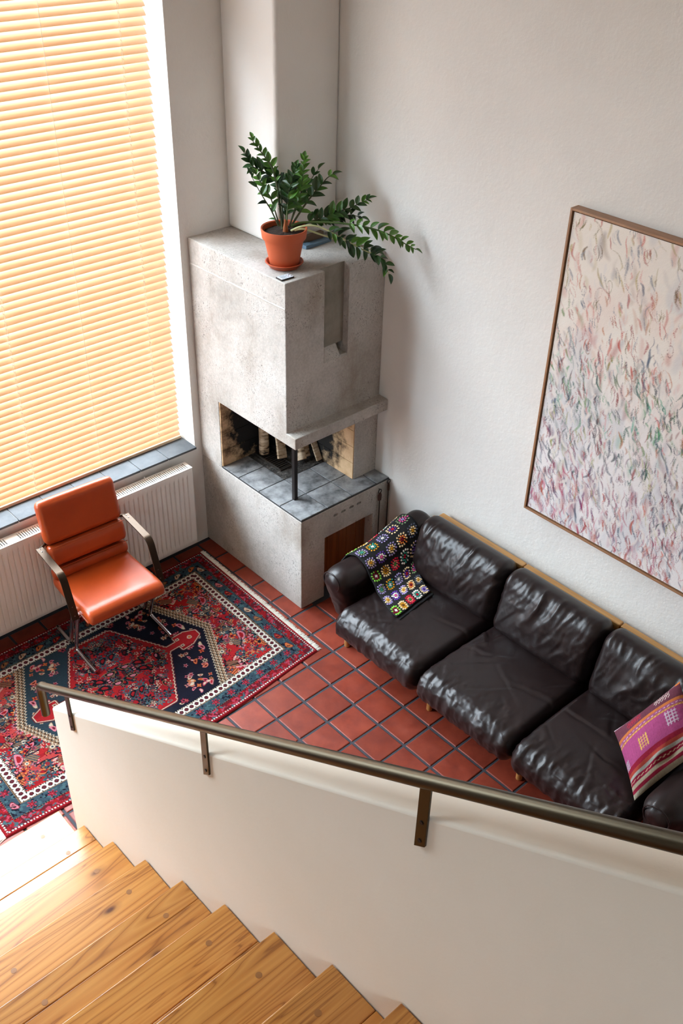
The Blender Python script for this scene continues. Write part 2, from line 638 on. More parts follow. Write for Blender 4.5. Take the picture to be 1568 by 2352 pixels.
# value noise
_rng = np.random.RandomState(7)
_TAB = _rng.rand(256, 256)
def vnoise(x, y, seed=0):
    x = np.asarray(x, float) + seed * 17.31; y = np.asarray(y, float) + seed * 5.77
    xi = np.floor(x).astype(int); yi = np.floor(y).astype(int)
    fx = x - xi; fy = y - yi
    fx = fx * fx * (3 - 2 * fx); fy = fy * fy * (3 - 2 * fy)
    g = lambda a, b: _TAB[a % 256, b % 256]
    return (g(xi, yi) * (1 - fx) + g(xi + 1, yi) * fx) * (1 - fy) + (g(xi, yi + 1) * (1 - fx) + g(xi + 1, yi + 1) * fx) * fy
def fbm(x, y, seed=0, oct=4):
    s = 0; a = 0.5; t = 0
    for i in range(oct):
        s = s + a * vnoise(np.asarray(x) * 2 ** i, np.asarray(y) * 2 ** i, seed + i)
        t += a; a *= 0.5
    return s / t
def smooth01(t):
    t = np.clip(t, 0, 1)
    return t * t * (3 - 2 * t)

_RB = {}
def rbox_topology(nx, ny, nz):
    key = (nx, ny, nz)
    if key in _RB:
        return _RB[key]
    ids = {}; pts = []; faces = []
    def vid(i, j, k):
        t = (i, j, k)
        if t not in ids:
            ids[t] = len(pts); pts.append((2 * i / nx - 1, 2 * j / ny - 1, 2 * k / nz - 1))
        return ids[t]
    for i in range(nx):
        for j in range(ny):
            faces.append((vid(i, j, 0), vid(i, j + 1, 0), vid(i + 1, j + 1, 0), vid(i + 1, j, 0)))
            faces.append((vid(i, j, nz), vid(i + 1, j, nz), vid(i + 1, j + 1, nz), vid(i, j + 1, nz)))
    for i in range(nx):
        for k in range(nz):
            faces.append((vid(i, 0, k), vid(i + 1, 0, k), vid(i + 1, 0, k + 1), vid(i, 0, k + 1)))
            faces.append((vid(i, ny, k), vid(i, ny, k + 1), vid(i + 1, ny, k + 1), vid(i + 1, ny, k)))
    for j in range(ny):
        for k in range(nz):
            faces.append((vid(0, j, k), vid(0, j, k + 1), vid(0, j + 1, k + 1), vid(0, j + 1, k)))
            faces.append((vid(nx, j, k), vid(nx, j + 1, k), vid(nx, j + 1, k + 1), vid(nx, j, k + 1)))
    _RB[key] = (np.array(pts), faces)
    return _RB[key]

def rbox(dim, r, step=0.016):
    """rounded box centred on the origin: points, outward normals, faces, lattice coords"""
    dim = np.array(dim, float); h = dim / 2
    n = [max(4, int(round(d / step))) for d in dim]
    q, f = rbox_topology(*n)
    p = q * h
    rr = np.minimum(np.array(r if hasattr(r, '__len__') else [r] * 3, float), h * 0.999)
    inner = np.clip(p, -(h - rr), h - rr)
    d = (p - inner) / rr
    L = np.linalg.norm(d, axis=1, keepdims=True)
    nrm = d / np.maximum(L, 1e-9)
    p = inner + nrm * rr
    return p, nrm, f, q

def mesh_from(name, V, F, mat, smooth=True, angle=None, colors=None):
    me = bpy.data.meshes.new(name)
    me.from_pydata([tuple(x) for x in V], [], F)
    if colors is not None:
        at = me.color_attributes.new('Col', 'FLOAT_COLOR', 'POINT')
        rgba = np.ones((len(V), 4), np.float32); rgba[:, :3] = colors
        at.data.foreach_set('color', rgba.ravel())
    finish(me, mat, smooth, angle)
    return me
# =================================================================== STRUCTURE
rnd = random.Random(3)
CEIL = 5.3
ROOM_X0, ROOM_Y0 = -6.6, -8.6
FX, FD, H1 = 0.734, 1.003, 0.690        # fireplace width, depth, hearth height
FD2, FD3, H2, H2T, H3 = 0.8747, 0.9524, 1.157, 1.2306, 2.136
CX, CD = 0.442, 0.4575                  # chimney
WX, WT = -2.703, 0.115                  # half wall: stair face, thickness
SY0, SG, SR = -1.7937, 0.2797, 0.1685   # stairs: nosing y of step 0, going, riser
GOX, GOY, TP = -0.839, -1.2244, 0.2     # floor tile grid

# floor: joint bed with one object per tile
fl = MB()
fl.box((ROOM_X0, ROOM_Y0, -0.12), (0.3, 0.3, -0.005))
floor = fl.build('floor', 'grout_dark')
tag(floor, kind='structure')
def tile_mesh(name, sx, sy, th, mat, ins=0.004, drop=0.0025, seed=0):
    r = random.Random(seed)
    hx, hy = sx / 2, sy / 2
    q = [(-hx, -hy), (hx, -hy), (hx, hy), (-hx, hy)]
    mb = MB()
    vs = [(x, y, 0) for x, y in q] + [(x, y, th - drop) for x, y in q]
    vs += [(x - math.copysign(ins, x), y - math.copysign(ins, y), th + r.uniform(-0.0005, 0.0005)) for x, y in q]
    fs = [(0, 3, 2, 1)]
    for b in (0, 4):
        fs += [(b + i, b + (i + 1) % 4, b + 4 + (i + 1) % 4, b + 4 + i) for i in range(4)]
    fs.append((8, 9, 10, 11))
    mb.add(vs, fs)
    return mb.mesh(name, mat)
tmesh = [tile_mesh('tile', TP - 0.0145, TP - 0.0145, 0.010, 'terracotta_tile', seed=i) for i in range(4)]
fo = world_origin(floor)
ni = 0
for i in range(-4, 14):
    for j in range(-7, 13):
        x = GOX - (i + 0.5) * TP; y = GOY - (j + 0.5) * TP
        if x > -0.06 or y > -0.06 or x < -3.35 or y < -3.75:
            continue
        if x > -FX + 0.06 and y > -FD + 0.06:
            continue                                   # under the fireplace
        if x < WX + 0.13 and y < -1.75:
            continue                                   # under the stairs
        t = link('tile', rnd.choice(tmesh), floor, Vector((x + rnd.uniform(-.0012, .0012), y + rnd.uniform(-.0012, .0012), -0.010 + rnd.uniform(-.0006, .0006))) - fo)
        t.rotation_euler = (rnd.uniform(-.003, .003), rnd.uniform(-.003, .003), rnd.choice([0, 1, 2, 3]) * math.pi / 2 + rnd.uniform(-.006, .006))
        ni += 1
print('floor tiles', ni)
# the same tiling further off, where it leaves the picture
tf = MB()
hs = (TP - 0.0145) / 2
for i in range(-4, 29):
    for j in range(-7, 37):
        x = GOX - (i + 0.5) * TP; y = GOY - (j + 0.5) * TP
        if x > -0.06 or y > -0.06 or (x > -3.35 and y > -3.75) or (-4.0 < x < WX + 0.13 and y < -1.75):
            continue
        vs = [(x - hs, y - hs, -0.0045), (x + hs, y - hs, -0.0045), (x + hs, y + hs, -0.0045), (x - hs, y + hs, -0.0045),
              (x - hs + .003, y - hs + .003, 0), (x + hs - .003, y - hs + .003, 0), (x + hs - .003, y + hs - .003, 0), (x - hs + .003, y + hs - .003, 0)]
        tf.add(vs, [(4, 5, 6, 7), (0, 1, 5, 4), (1, 2, 6, 5), (2, 3, 7, 6), (3, 0, 4, 7)])
tfo = tf.build('tile_field', 'terracotta_tile', floor, fix=False)
tfo['kind'] = 'stuff'

# window wall (y = 0) with its opening
wl = MB()
wl.box((ROOM_X0, 0, -0.1), (WIN_X0, 0.35, CEIL))
wl.box((WIN_X1, 0, -0.1), (0.3, 0.35, CEIL))
wl.box((WIN_X0, 0, -0.1), (WIN_X1, 0.35, WIN_Z0))
wl.box((WIN_X0, 0, WIN_Z1), (WIN_X1, 0.35, CEIL))
wall_left = wl.build('wall_left', 'plaster')
tag(wall_left, kind='structure')
wr = MB()
wr.box((0, ROOM_Y0, -0.1), (0.3, 0.0, CEIL))
tag(wr.build('wall_right', 'plaster'), kind='structure')
wb = MB(); wb.box((ROOM_X0, ROOM_Y0 - 0.3, -0.1), (0.3, ROOM_Y0, CEIL))
tag(wb.build('wall_back', 'bare_wall_paint'), kind='structure')
wf = MB()
wf.box((ROOM_X0 - 0.3, ROOM_Y0 - 0.3, -0.1), (ROOM_X0, W2_Y0, CEIL))
wf.box((ROOM_X0 - 0.3, W2_Y1, -0.1), (ROOM_X0, 0.35, CEIL))
wf.box((ROOM_X0 - 0.3, W2_Y0, -0.1), (ROOM_X0, W2_Y1, W2_Z0))
wf.box((ROOM_X0 - 0.3, W2_Y0, W2_Z1), (ROOM_X0, W2_Y1, CEIL))
tag(wf.build('wall_far', 'bare_wall_paint'), kind='structure')
ce = MB(); ce.box((ROOM_X0 - 0.3, ROOM_Y0 - 0.3, CEIL), (0.3, 0.35, CEIL + 0.2))
tag(ce.build('ceiling', 'ceiling_paint'), kind='structure')
# chimney breast above the fireplace
ch = MB(); ch.box((-CX, -CD, H3), (0.0, 0.0, CEIL))
tag(ch.build('wall_chimney', 'plaster_chimney', bevel=0.022, seg=4, smooth=True), kind='structure')

# half wall beside the stairs, top follows the stairs
def wall_top(y):
    return 1.0122 + 0.6275 * (-1.684 - y)
hw = MB()
hw.prism([(-1.684, 0.0), (-1.684, wall_top(-1.684)), (-5.2, wall_top(-5.2)), (-5.2, 0.0)], 'x', WX, WX + WT)
half = hw.build('wall_stair', 'plaster_smooth', bevel=0.010, seg=3, smooth=True)
tag(half, kind='structure')

# window: frame, mullions, panes, tiled sill
win = empty('window_1', ((WIN_X0 + WIN_X1) / 2, 0.28, WIN_Z0))
tag(win, kind='structure')
fr = MB()
FY0, FY1 = 0.235, 0.30
fr.box((WIN_X0, FY0, WIN_Z0), (WIN_X1, FY1, WIN_Z0 + 0.06))
fr.box((WIN_X0, FY0, WIN_Z1 - 0.06), (WIN_X1, FY1, WIN_Z1))
mull = [WIN_X0, -3.16, WIN_X1]
fr.box((WIN_X0, FY0, WIN_Z0 + 0.06), (WIN_X0 + 0.06, FY1, WIN_Z1 - 0.06))
fr.box((WIN_X1 - 0.05, FY0, WIN_Z0 + 0.06), (WIN_X1, FY1, WIN_Z1 - 0.06))
for x in mull[1:-1]:
    fr.box((x - 0.04, FY0, WIN_Z0 + 0.06), (x + 0.04, FY1, WIN_Z1 - 0.06))
fr.build('window_frame', 'window_white', win)
for a, b in zip(mull[:-1], mull[1:]):
    pm = MB(); pm.box((a + 0.03, 0.266, WIN_Z0 + 0.05), (b - 0.03, 0.270, WIN_Z1 - 0.05))
    pm.build('pane', 'window_glass', win)
sx = WIN_X1
sill_z = 0.768
sb = MB(); sb.box((WIN_X0, -0.012, WIN_Z0 - 0.004), (WIN_X1, 0.235, WIN_Z0 + 0.010))
sill = sb.build('sill_bed', 'grout_pale', win)
edges = [-0.790, -1.008]
while edges[-1] > WIN_X0 + 0.3:
    edges.append(edges[-1] - 0.2055)
for a, b in zip(edges[:-1], edges[1:]):
    tm = MB(); tm.box((b + 0.0022, -0.030, WIN_Z0 + 0.001), (a - 0.0022, 0.236, sill_z))
    tm.build('sill_tile', 'sill_slate', win, bevel=0.0025)

win2 = empty('added_window', (ROOM_X0 - 0.2, (W2_Y0 + W2_Y1) / 2, W2_Z0))  # frame and panes of the added window, outside the view
tag(win2, kind='structure')
fr = MB()
a0, a1 = ROOM_X0 - 0.24, ROOM_X0 - 0.17
fr.box((a0, W2_Y0, W2_Z0), (a1, W2_Y1, W2_Z0 + 0.06)); fr.box((a0, W2_Y0, W2_Z1 - 0.06), (a1, W2_Y1, W2_Z1))
ym = (W2_Y0 + W2_Y1) / 2
for (q0, q1) in ((W2_Y0, W2_Y0 + 0.06), (ym - 0.04, ym + 0.04), (W2_Y1 - 0.06, W2_Y1)):
    fr.box((a0, q0, W2_Z0 + 0.06), (a1, q1, W2_Z1 - 0.06))
fr.build('window_frame', 'window_white', win2)
for (q0, q1) in ((W2_Y0 + 0.05, ym - 0.03), (ym + 0.03, W2_Y1 - 0.05)):
    pm = MB(); pm.box((ROOM_X0 - 0.207, q0, W2_Z0 + 0.05), (ROOM_X0 - 0.203, q1, W2_Z1 - 0.05))
    pm.build('pane', 'window_glass', win2)

# =================================================================== STAIRCASE
stair = empty('staircase', (-3.3, -3.0, 0))
tag(stair, 'varnished pine staircase descending beside the plastered half wall', 'staircase')
SX0, SX1 = -3.95, WX - 0.004
for k in range(-1, 12):
    z = (k + 2) * SR; y = SY0 - k * SG
    x1 = SX1
    split = y - rnd.choice([0.105, 0.16, 0.19, 0.215])
    for (ya, yb) in ((y, split + 0.0008), (split - 0.0008, y - SG - 0.012)):
        b = MB(); b.box((SX0, yb, z - 0.036), (x1, ya, z))
        b.build('tread_board', 'pine_tread', stair, bevel=0.004 if ya == y else 0.0015)
    rs = MB(); rs.box((SX0, y - 0.045, z - SR), (x1 - 0.002, y - 0.027, z - 0.036))
    rs.build('riser', 'pine_tread', stair)
    for px in (x1 - 0.13, x1 - 0.62):
        pg = MB(); pg.lathe((px, y - 0.085, z - 0.004), [(0.0001, 0.0), (0.011, 0.0), (0.011, 0.0046), (0.0001, 0.0048)], 14)
        pg.build('plug', 'plug_wood', stair)

# handrail on the half wall
rail = empty('handrail', (WX, -2.4, 1.0))
tag(rail, 'bronze coloured steel handrail on flat brackets above the plastered half wall', 'handrail')
RXc = WX - 0.004
def rail_z(y):
    return 1.875 + 0.628 * (-2.86 - y)
rp = []
ytop = -1.640
ey, ez = -1.618, rail_z(-1.64) - 0.012
for a in range(0, 7):
    t = a / 6.0
    # soft elbow between the drop and the slope
    p0 = (-1.618, ez - 0.035); p1 = (-1.616, ez + 0.012); p2 = (-1.668, rail_z(-1.668))
    yy = (1 - t) ** 2 * p0[0] + 2 * t * (1 - t) * p1[0] + t * t * p2[0]
    zz = (1 - t) ** 2 * p0[1] + 2 * t * (1 - t) * p1[1] + t * t * p2[1]
    rp.append((RXc, yy, zz))
path = [(RXc, -1.618, 0.925), (RXc, -1.618, 0.98)] + rp + [(RXc, y, rail_z(y)) for y in (-2.2, -3.0, -4.0, -5.1)]
tb = MB(); tb.tube(path, 0.0185, 20, up=(1, 0, 0))
tb.build('rail_tube', 'steel_rail', rail, smooth=True, angle=50)
for (yb, zb) in ((-1.877, 1.028), (-2.868, 1.649), (-3.756, 2.202)):
    bt = rail_z(yb) - 0.012
    b = MB()
    b.prism([(yb - 0.016, zb + 0.020), (yb - 0.016, bt), (yb + 0.016, bt), (yb + 0.016, zb - 0.004)], 'x', WX - 0.0075, WX - 0.0005)
    br = b.build('bracket', 'steel_rail', rail, bevel=0.001)
    for zz in (zb + 0.030, zb + 0.095):
        s = MB(); s.tube([(WX - 0.0095, yb, zz), (WX - 0.0070, yb, zz)], 0.0055, 12)
        s.build('screw', 'steel_dark', br)
# =================================================================== FIREPLACE
fire = empty('fireplace', (-FX / 2, -FD / 2, 0))
tag(fire, 'rough grey concrete corner fireplace with open hearth and tall hood', 'fireplace')
b = MB(); b.box((-FX, -FD, 0.0), (-0.001, -0.001, H1 - 0.014))
base = b.build('base', 'concrete', fire)
md = base.modifiers.new('bevel', 'BEVEL'); md.width = 0.005; md.segments = 2
bpy.context.view_layer.update()
cuts = [MB().box((-0.545, -FD - 0.05, -0.05), (-0.134, -0.60, 0.472))]
for x in (-0.456, -0.394, -0.325, -0.262):
    c = MB()
    c.tube([(x - 0.011, -FD - 0.02, 0.606), (x - 0.011, -FD + 0.08, 0.606)], 0.0085, 10)
    c2 = MB(); c2.tube([(x + 0.011, -FD - 0.02, 0.606), (x + 0.011, -FD + 0.08, 0.606)], 0.0085, 10)
    c3 = MB(); c3.box((x - 0.011, -FD - 0.02, 0.5975), (x + 0.011, -FD + 0.08, 0.6145))
    cuts += [c3, c, c2]
def to_local(k, o):
    return k
carve(base, cuts)

# upper body in one piece: back block, lintel, ledge and hood (profile in y-z, extruded along x)
prof = [(-0.001, H1 - 0.013), (-0.218, H1 - 0.013), (-0.218, H2), (-FD3, H2), (-FD3, H2T), (-FD2, H2T + 0.004), (-FD2, H3), (-0.001, H3)]
hb = MB(); hb.prism(prof[::-1], 'x', -FX, -0.001)
hood = hb.build('hood', 'concrete', fire)
md = hood.modifiers.new('bevel', 'BEVEL'); md.width = 0.005; md.segments = 2; md.limit_method = 'ANGLE'
slot = MB(); slot.prism([(-FD2 - 0.05, 1.585), (-FD2, 1.588), (-FD2 + 0.046, 1.660), (-FD2 + 0.046, H3 + 0.1), (-FD2 - 0.05, H3 + 0.1)][::-1], 'x', -0.460, -0.278)
hole = MB(); hole.box((-0.330, -FD2 - 0.02, 1.600), (-0.2795, -FD2 + 0.085, 1.672))
carve(hood, [slot, hole])
rb = MB(); rb.box((-0.4595, -FD2 + 0.0435, 1.662), (-0.2785, -FD2 + 0.0455, H3 - 0.002)); rb.build('recess_panel', 'concrete_darker', fire)  # thin sheet of darker concrete over the slot's back face
cb = MB(); cb.box((-0.190, -FD2 + 0.002, H1 - 0.013), (-0.001, -0.2185, H2 - 0.0005))
cb.build('column', 'concrete', fire, bevel=0.004)
# mortar seam left by the formwork
sm = MB()
def seam_strip(p0, p1, off, n=60):
    vs = []; fs = []
    for i in range(n + 1):
        t = i / n
        x = p0[0] + (p1[0] - p0[0]) * t; y = p0[1] + (p1[1] - p0[1]) * t; z = p0[2] + (p1[2] - p0[2]) * t
        h = 0.0035 + 0.004 * rnd.random(); dz = rnd.uniform(-0.002, 0.002)
        vs += [(x, y, z + dz - h), (x + off[0], y + off[1], z + dz), (x, y, z + dz + h)]
    for i in range(n):
        a = 3 * i
        fs += [(a, a + 3, a + 4, a + 1), (a + 1, a + 4, a + 5, a + 2)]
    sm.add(vs, fs)
seam_strip((-FX - 0.0002, -0.015, 1.985), (-FX - 0.0002, -FD2 + 0.004, 1.990), (-0.0022, 0, 0))
sm.build('formwork_seam', 'mortar_pale', fire, fix=False)

# hearth tiles
xe = [-FX + 0.002, -0.526, -0.318, -0.112, -0.002]
ye = [-FD + 0.002, -0.800, -0.594, -0.391, -0.220]
ob = MB(); ob.box((-FX + 0.003, -FD + 0.003, H1 - 0.016), (-0.002, -0.2185, H1 - 0.006))
ob.build('hearth_bed', 'grout_hearth', fire)
for i in range(4):
    for j in range(4):
        x0, x1, y0, y1 = xe[i], xe[i + 1], ye[j], ye[j + 1]
        if i in (1, 2) and j >= 2:
            continue
        if i >= 2 and j >= 1:
            x1 = min(x1, -0.191)
        if i == 3 and j == 0:
            pass
        if x1 - x0 < 0.02:
            continue
        if i == 3 and j >= 1:
            continue
        if j == 0 and i >= 2:
            y1 = -0.800
        g = 0.0033
        tm = MB(); tm.box((x0 + g, y0 + g, H1 - 0.012), (x1 - g, y1 - g, H1 + rnd.uniform(-0.0006, 0.0006)))
        tm.build('hearth_tile', 'hearth_slate', fire, bevel=0.0018)
tm = MB(); tm.box((-0.189, -0.798, H1 - 0.012), (-0.002, -0.8735, H1)) if False else None
# ash bed and cast grate
n = 40
U, V_ = np.meshgrid(np.linspace(-0.526, -0.190, n), np.linspace(-0.592, -0.219, n))
Zz = H1 - 0.004 + 0.012 * (fbm(U * 30, V_ * 30, 3) - 0.5) + 0.006 * vnoise(U * 120, V_ * 120, 5)
G = np.stack([U, V_, Zz], -1)
c0 = G.reshape(-1, 3).mean(0); c0[2] = H1 - 0.01
me = grid_mesh('ash_bed', G - c0, 'ash')
link('ash_bed', me, fire, Vector(c0) - world_origin(fire))
gr = empty('grate', Vector((-0.432, -0.372, H1)) - world_origin(fire)); gr.parent = fire
gb = MB()
gx0, gx1, gy0, gy1 = -0.487, -0.378, -0.510, -0.236
zt = H1 + 0.012
gb.box((gx0, gy0, H1 - 0.004), (gx1, gy0 + 0.009, zt)); gb.box((gx0, gy1 - 0.009, H1 - 0.004), (gx1, gy1, zt))
gb.box((gx0, gy0 + 0.009, H1 - 0.004), (gx0 + 0.009, gy1 - 0.009, zt)); gb.box((gx1 - 0.009, gy0 + 0.009, H1 - 0.004), (gx1, gy1 - 0.009, zt))
gb.build('grate_frame', 'iron_black', gr, bevel=0.0015)
nb = 13
for i in range(nb):
    y = gy0 + 0.009 + (i + 0.5) * (gy1 - gy0 - 0.018) / nb
    k = MB(); k.box((gx0 + 0.009, y - 0.0040, H1 + 0.002), (gx1 - 0.009, y + 0.0040, zt - 0.001))
    k.build('grate_bar', 'iron_black', gr, bevel=0.001)

# fire brick lining, one object per brick
lin = empty('brick_lining', Vector((-0.46, -0.25, H1)) - world_origin(fire)); lin.parent = fire
bz = [H1, H1 + 0.117, H1 + 0.234, H1 + 0.351, H2]
for r in range(4):
    z0, z1 = bz[r] + 0.0012, bz[r + 1] - 0.0012
    # back wall, facing the stairs
    x = -FX + 0.0025 - (0.11 if r % 2 else 0.0)
    while x < -0.20:
        a, c = max(x, -FX + 0.0025), min(x + 0.222, -0.199)
        if c - a > 0.02:
            k = MB(); k.box((a + 0.0012, -0.2262 - rnd.random() * 0.001, z0), (c - 0.0012, -0.2185, z1))
            k.build('brick', 'fire_brick', lin, bevel=0.0012)
        x += 0.222
    y = -FD2 + 0.006 - (0.11 if r % 2 else 0.0)
    while y < -0.23:
        a, c = max(y, -FD2 + 0.006), min(y + 0.222, -0.228)
        if c - a > 0.02:
            k = MB(); k.box((-0.1975 - rnd.random() * 0.001, a + 0.0012, z0), (-0.1905, c - 0.0012, z1))
            k.build('brick', 'fire_brick', lin, bevel=0.0012)
        y += 0.222
# steel corner post
pb = MB(); pb.box((-0.628, -0.815, H1), (-0.602, -0.789, H2 - 0.0005))
pb.build('post', 'steel_dark', fire, bevel=0.002)
# plank hatch of the wood store
dr = empty('wood_store_hatch', Vector((-0.34, -0.93, 0)) - world_origin(fire)); dr.parent = fire
nx = 5
for i in range(nx):
    x0 = -0.545 + i * 0.411 / nx
    k = MB(); k.box((x0 + 0.001, -0.934, 0.004), (x0 + 0.411 / nx - 0.001, -0.916, 0.470))
    k.build('plank', 'door_wood', dr, bevel=0.002)

# ------------------------------------------------------------------- firewood
def log(p0, p1, r, label, split=False, seed=0):
    rr = random.Random(seed)
    p0 = Vector(p0); p1 = Vector(p1)
    L = (p1 - p0).length
    root = empty('firewood_log', p0)
    root.rotation_mode = 'QUATERNION'
    root.rotation_quaternion = Vector((0, 0, 1)).rotation_difference(p1 - p0)
    seg = 18
    ang = [2 * math.pi * i / seg for i in range(seg)]
    prof = []
    for a in ang:
        q = r * (1 + 0.06 * math.sin(2 * a + seed) + 0.04 * math.sin(5 * a + 2 * seed))
        x, y = q * math.cos(a), q * math.sin(a)
        if split and y < -0.15 * r:
            y = -0.15 * r + 0.15 * (y + 0.15 * r)
        prof.append((x, y))
    m_ = MB(); nl = 8
    vs = []; fs = []
    for i in range(nl + 1):
        s = 1 + 0.03 * rr.uniform(-1, 1)
        for (x, y) in prof:
            vs.append((x * s, y * s, L * i / nl))
    for i in range(nl):
        for k in range(seg):
            a = i * seg + k; c = i * seg + (k + 1) % seg
            fs.append((a, c, c + seg, a + seg))
    m_.add(vs, fs)
    m_.build('bark', 'birch_bark', root, smooth=True, angle=50, local=True)
    e_ = MB()
    for z in (-0.0004, L + 0.0004):
        e_.add([(x * 0.99, y * 0.99, z) for x, y in prof], [tuple(range(seg))])
    e_.build('cut_face', 'split_wood', root, local=True, fix=False)
    tag(root, label, 'log', 'firewood in the hearth')
log((-0.452, -0.300, 0.715), (-0.425, -0.264, 0.965), 0.033, 'birch log standing at the back brick wall of the fireplace', False, 1)
log((-0.408, -0.432, 0.722), (-0.345, -0.300, 1.000), 0.032, 'squarish birch log with orange cut end leaning over the grate', True, 2)
log((-0.318, -0.520, 0.716), (-0.268, -0.330, 0.980), 0.030, 'slim pale birch log leaning beside the steel post', False, 3)
log((-0.255, -0.505, 0.710), (-0.2225, -0.372, 1.000), 0.021, 'split birch stick behind the slim pale log', True, 4)
log((-0.226, -0.585, 0.708), (-0.228, -0.430, 1.010), 0.022, 'sooty stick leaning on the blackened side bricks', True, 5)

# ------------------------------------------------------------------- fire tools
def fire_tool(x, y, zring, strap_w, label, rod_bottom):
    root = empty('fire_tool', (x, y, rod_bottom))
    R = 0.0145
    ring = MB()
    ring.tube([(x + R * math.cos(a) * 0.9, y, zring + R * math.sin(a)) for a in [2 * math.pi * i / 24 for i in range(25)]], 0.0026, 8, caps=False, up=(0, 1, 0))
    ring.build('ring', 'steel_dark', root, smooth=True)
    st = MB()
    st.prism([(x - strap_w * 0.55, zring - 0.012), (x - strap_w, zring - 0.030), (x - strap_w * 0.8, zring - 0.070), (x + strap_w * 0.8, zring - 0.070), (x + strap_w, zring - 0.030), (x + strap_w * 0.55, zring - 0.012)], 'y', y - 0.006, y + 0.004)
    st.build('leather_grip', 'strap_brown', root, bevel=0.0015)
    rd = MB(); rd.tube([(x, y, zring - 0.068), (x, y, rod_bottom + 0.002)], 0.0042, 10)
    rd.build('rod', 'iron_black', root, smooth=True)
    hk = MB(); hk.tube([(x, y + 0.0123, zring + R - 0.001), (x, y - 0.004, zring + R - 0.0005), (x, y - 0.007, zring + R + 0.004)], 0.002, 8)
    hk.build('hook', 'steel_dark', root, smooth=True)
    tag(root, label, 'fire tool')
fire_tool(-0.092, -FD - 0.0125, 0.628, 0.0125, 'iron fire tool with broad leather grip hanging next to the wood store hatch', 0.02)
fire_tool(-0.018, -FD - 0.0125, 0.672, 0.0062, 'iron fire tool with narrow grip hanging in the corner by the white wall', 0.02)
# =================================================================== VENETIAN BLIND
BX0, BX1, BY = -3.08, -0.803, 0.150
blind = empty('venetian_blind', ((BX0 + BX1) / 2, BY, sill_z))
tag(blind, 'honey coloured wooden venetian blind, closed, hanging in the tall window', 'blind')
PITCH = 0.0428
# slat: room edge low, glass edge high, gently arched
wd, tilt = 0.052, math.radians(51)
nseg = 6
cs = []
for i in range(nseg + 1):
    s = (i / nseg - 0.5) * wd                 # along the width, + towards the glass
    h = 0.0026 * (1 - (2 * s / wd) ** 2)      # arch
    cs.append((s, h))
def slat_mesh(seed):
    r = random.Random(seed)
    vs = []; fs = []
    xs = np.linspace(BX0, BX1, 13)
    th = 0.0020
    off = []
    for (s, h) in cs: off.append((s, h))
    for (s, h) in reversed(cs): off.append((s, h - th))
    n = len(off)
    cxm = (BX0 + BX1) / 2
    for x in xs:
        for (s, h) in off:
            y = s * math.cos(tilt) - h * math.sin(tilt)
            z = s * math.sin(tilt) + h * math.cos(tilt)
            vs.append((x - cxm, y, z))
    for a in range(len(xs) - 1):
        for k in range(n):
            p = a * n + k; q = a * n + (k + 1) % n
            fs.append((p, q, q + n, p + n))
    fs.append(tuple(range(n - 1, -1, -1)))
    fs.append(tuple(range((len(xs) - 1) * n, len(xs) * n)))
    mb = MB(); mb.add(vs, fs)
    return mb.mesh('slat', 'blind_slat', smooth=True, angle=60)
smesh = slat_mesh(0)
z = sill_z + 0.040
nsl = 0
while z < 3.56:
    o = link('slat', smesh, blind, (0, 0, z - sill_z))
    o.rotation_euler = (rnd.gauss(0, 0.018), 0, 0)
    o.location.x = rnd.uniform(-0.0025, 0.0025)
    z += PITCH; nsl += 1
bz_top = z
b = MB(); b.box((BX0, BY - 0.026, sill_z + 0.0008), (BX1, BY + 0.022, sill_z + 0.022))
b.build('bottom_rail', 'blind_wood', blind, bevel=0.003)
b = MB(); b.box((BX0, BY - 0.03, bz_top), (BX1, BY + 0.035, bz_top + 0.055))
b.build('head_rail', 'blind_wood', blind, bevel=0.002)
for x in (-0.965, -1.832, -2.70):
    t = MB()
    for dx in (-0.004, 0.004):
        t.tube([(x + dx, BY - 0.021, sill_z + 0.018), (x + dx, BY - 0.021, bz_top)], 0.0009, 6)
    zz = sill_z + 0.05
    while zz < bz_top:
        t.tube([(x - 0.004, BY - 0.0215, zz + 0.006), (x + 0.004, BY - 0.0215, zz - 0.006)], 0.0014, 6)
        zz += PITCH
    t.build('ladder_tape', 'cord_white', blind)
for x in (-1.393, -2.26):
    t = MB(); t.tube([(x, BY - 0.021, sill_z + 0.018), (x, BY - 0.021, bz_top)], 0.0013, 6)
    t.build('lift_cord', 'cord_white', blind)

# =================================================================== RADIATOR
RX0, RX1, RZ0, RZ1, RY0, RY1 = -3.30, -0.897, 0.107, 0.703, -0.127, -0.036
rad = empty('radiator', ((RX0 + RX1) / 2, (RY0 + RY1) / 2, RZ0))
tag(rad, 'white ribbed panel radiator with slotted top under the window sill', 'radiator')
nx = int((RX1 - RX0 - 0.016) / 0.0024)
xs = np.linspace(RX0 + 0.006, RX1 - 0.006, nx)
zs = np.concatenate([[RZ0 + 0.0, RZ0 + 0.004, RZ0 + 0.035, RZ0 + 0.05, RZ0 + 0.062], np.linspace(RZ0 + 0.08, RZ1 - 0.08, 6), [RZ1 - 0.062, RZ1 - 0.05, RZ1 - 0.040, RZ1 - 0.012, RZ1 - 0.004]])
X, Z = np.meshgrid(xs, zs)
ph = ((RX1 - 0.030 - X) / 0.0333) % 1.0
groove = smooth01(1.25 - np.abs(ph - 0.5) / 0.13)
zf = smooth01((Z - RZ0 - 0.040) / 0.02) * smooth01((RZ1 - 0.044 - Z) / 0.016)
xf = ((X > RX0 + 0.03) & (X < RX1 - 0.022))
Y = RY0 + 0.010 * groove * zf * xf
edge = np.zeros_like(Y)
edge[0, :] = 0.006; edge[-1, :] = 0.006
Y = Y + edge
G = np.stack([X, Y, Z], -1)
ro = world_origin(rad)
me = grid_mesh('front_panel', G - np.array(ro), 'enamel_white', flip=False)
link('front_panel', me, rad, (0, 0, 0))
b = MB()
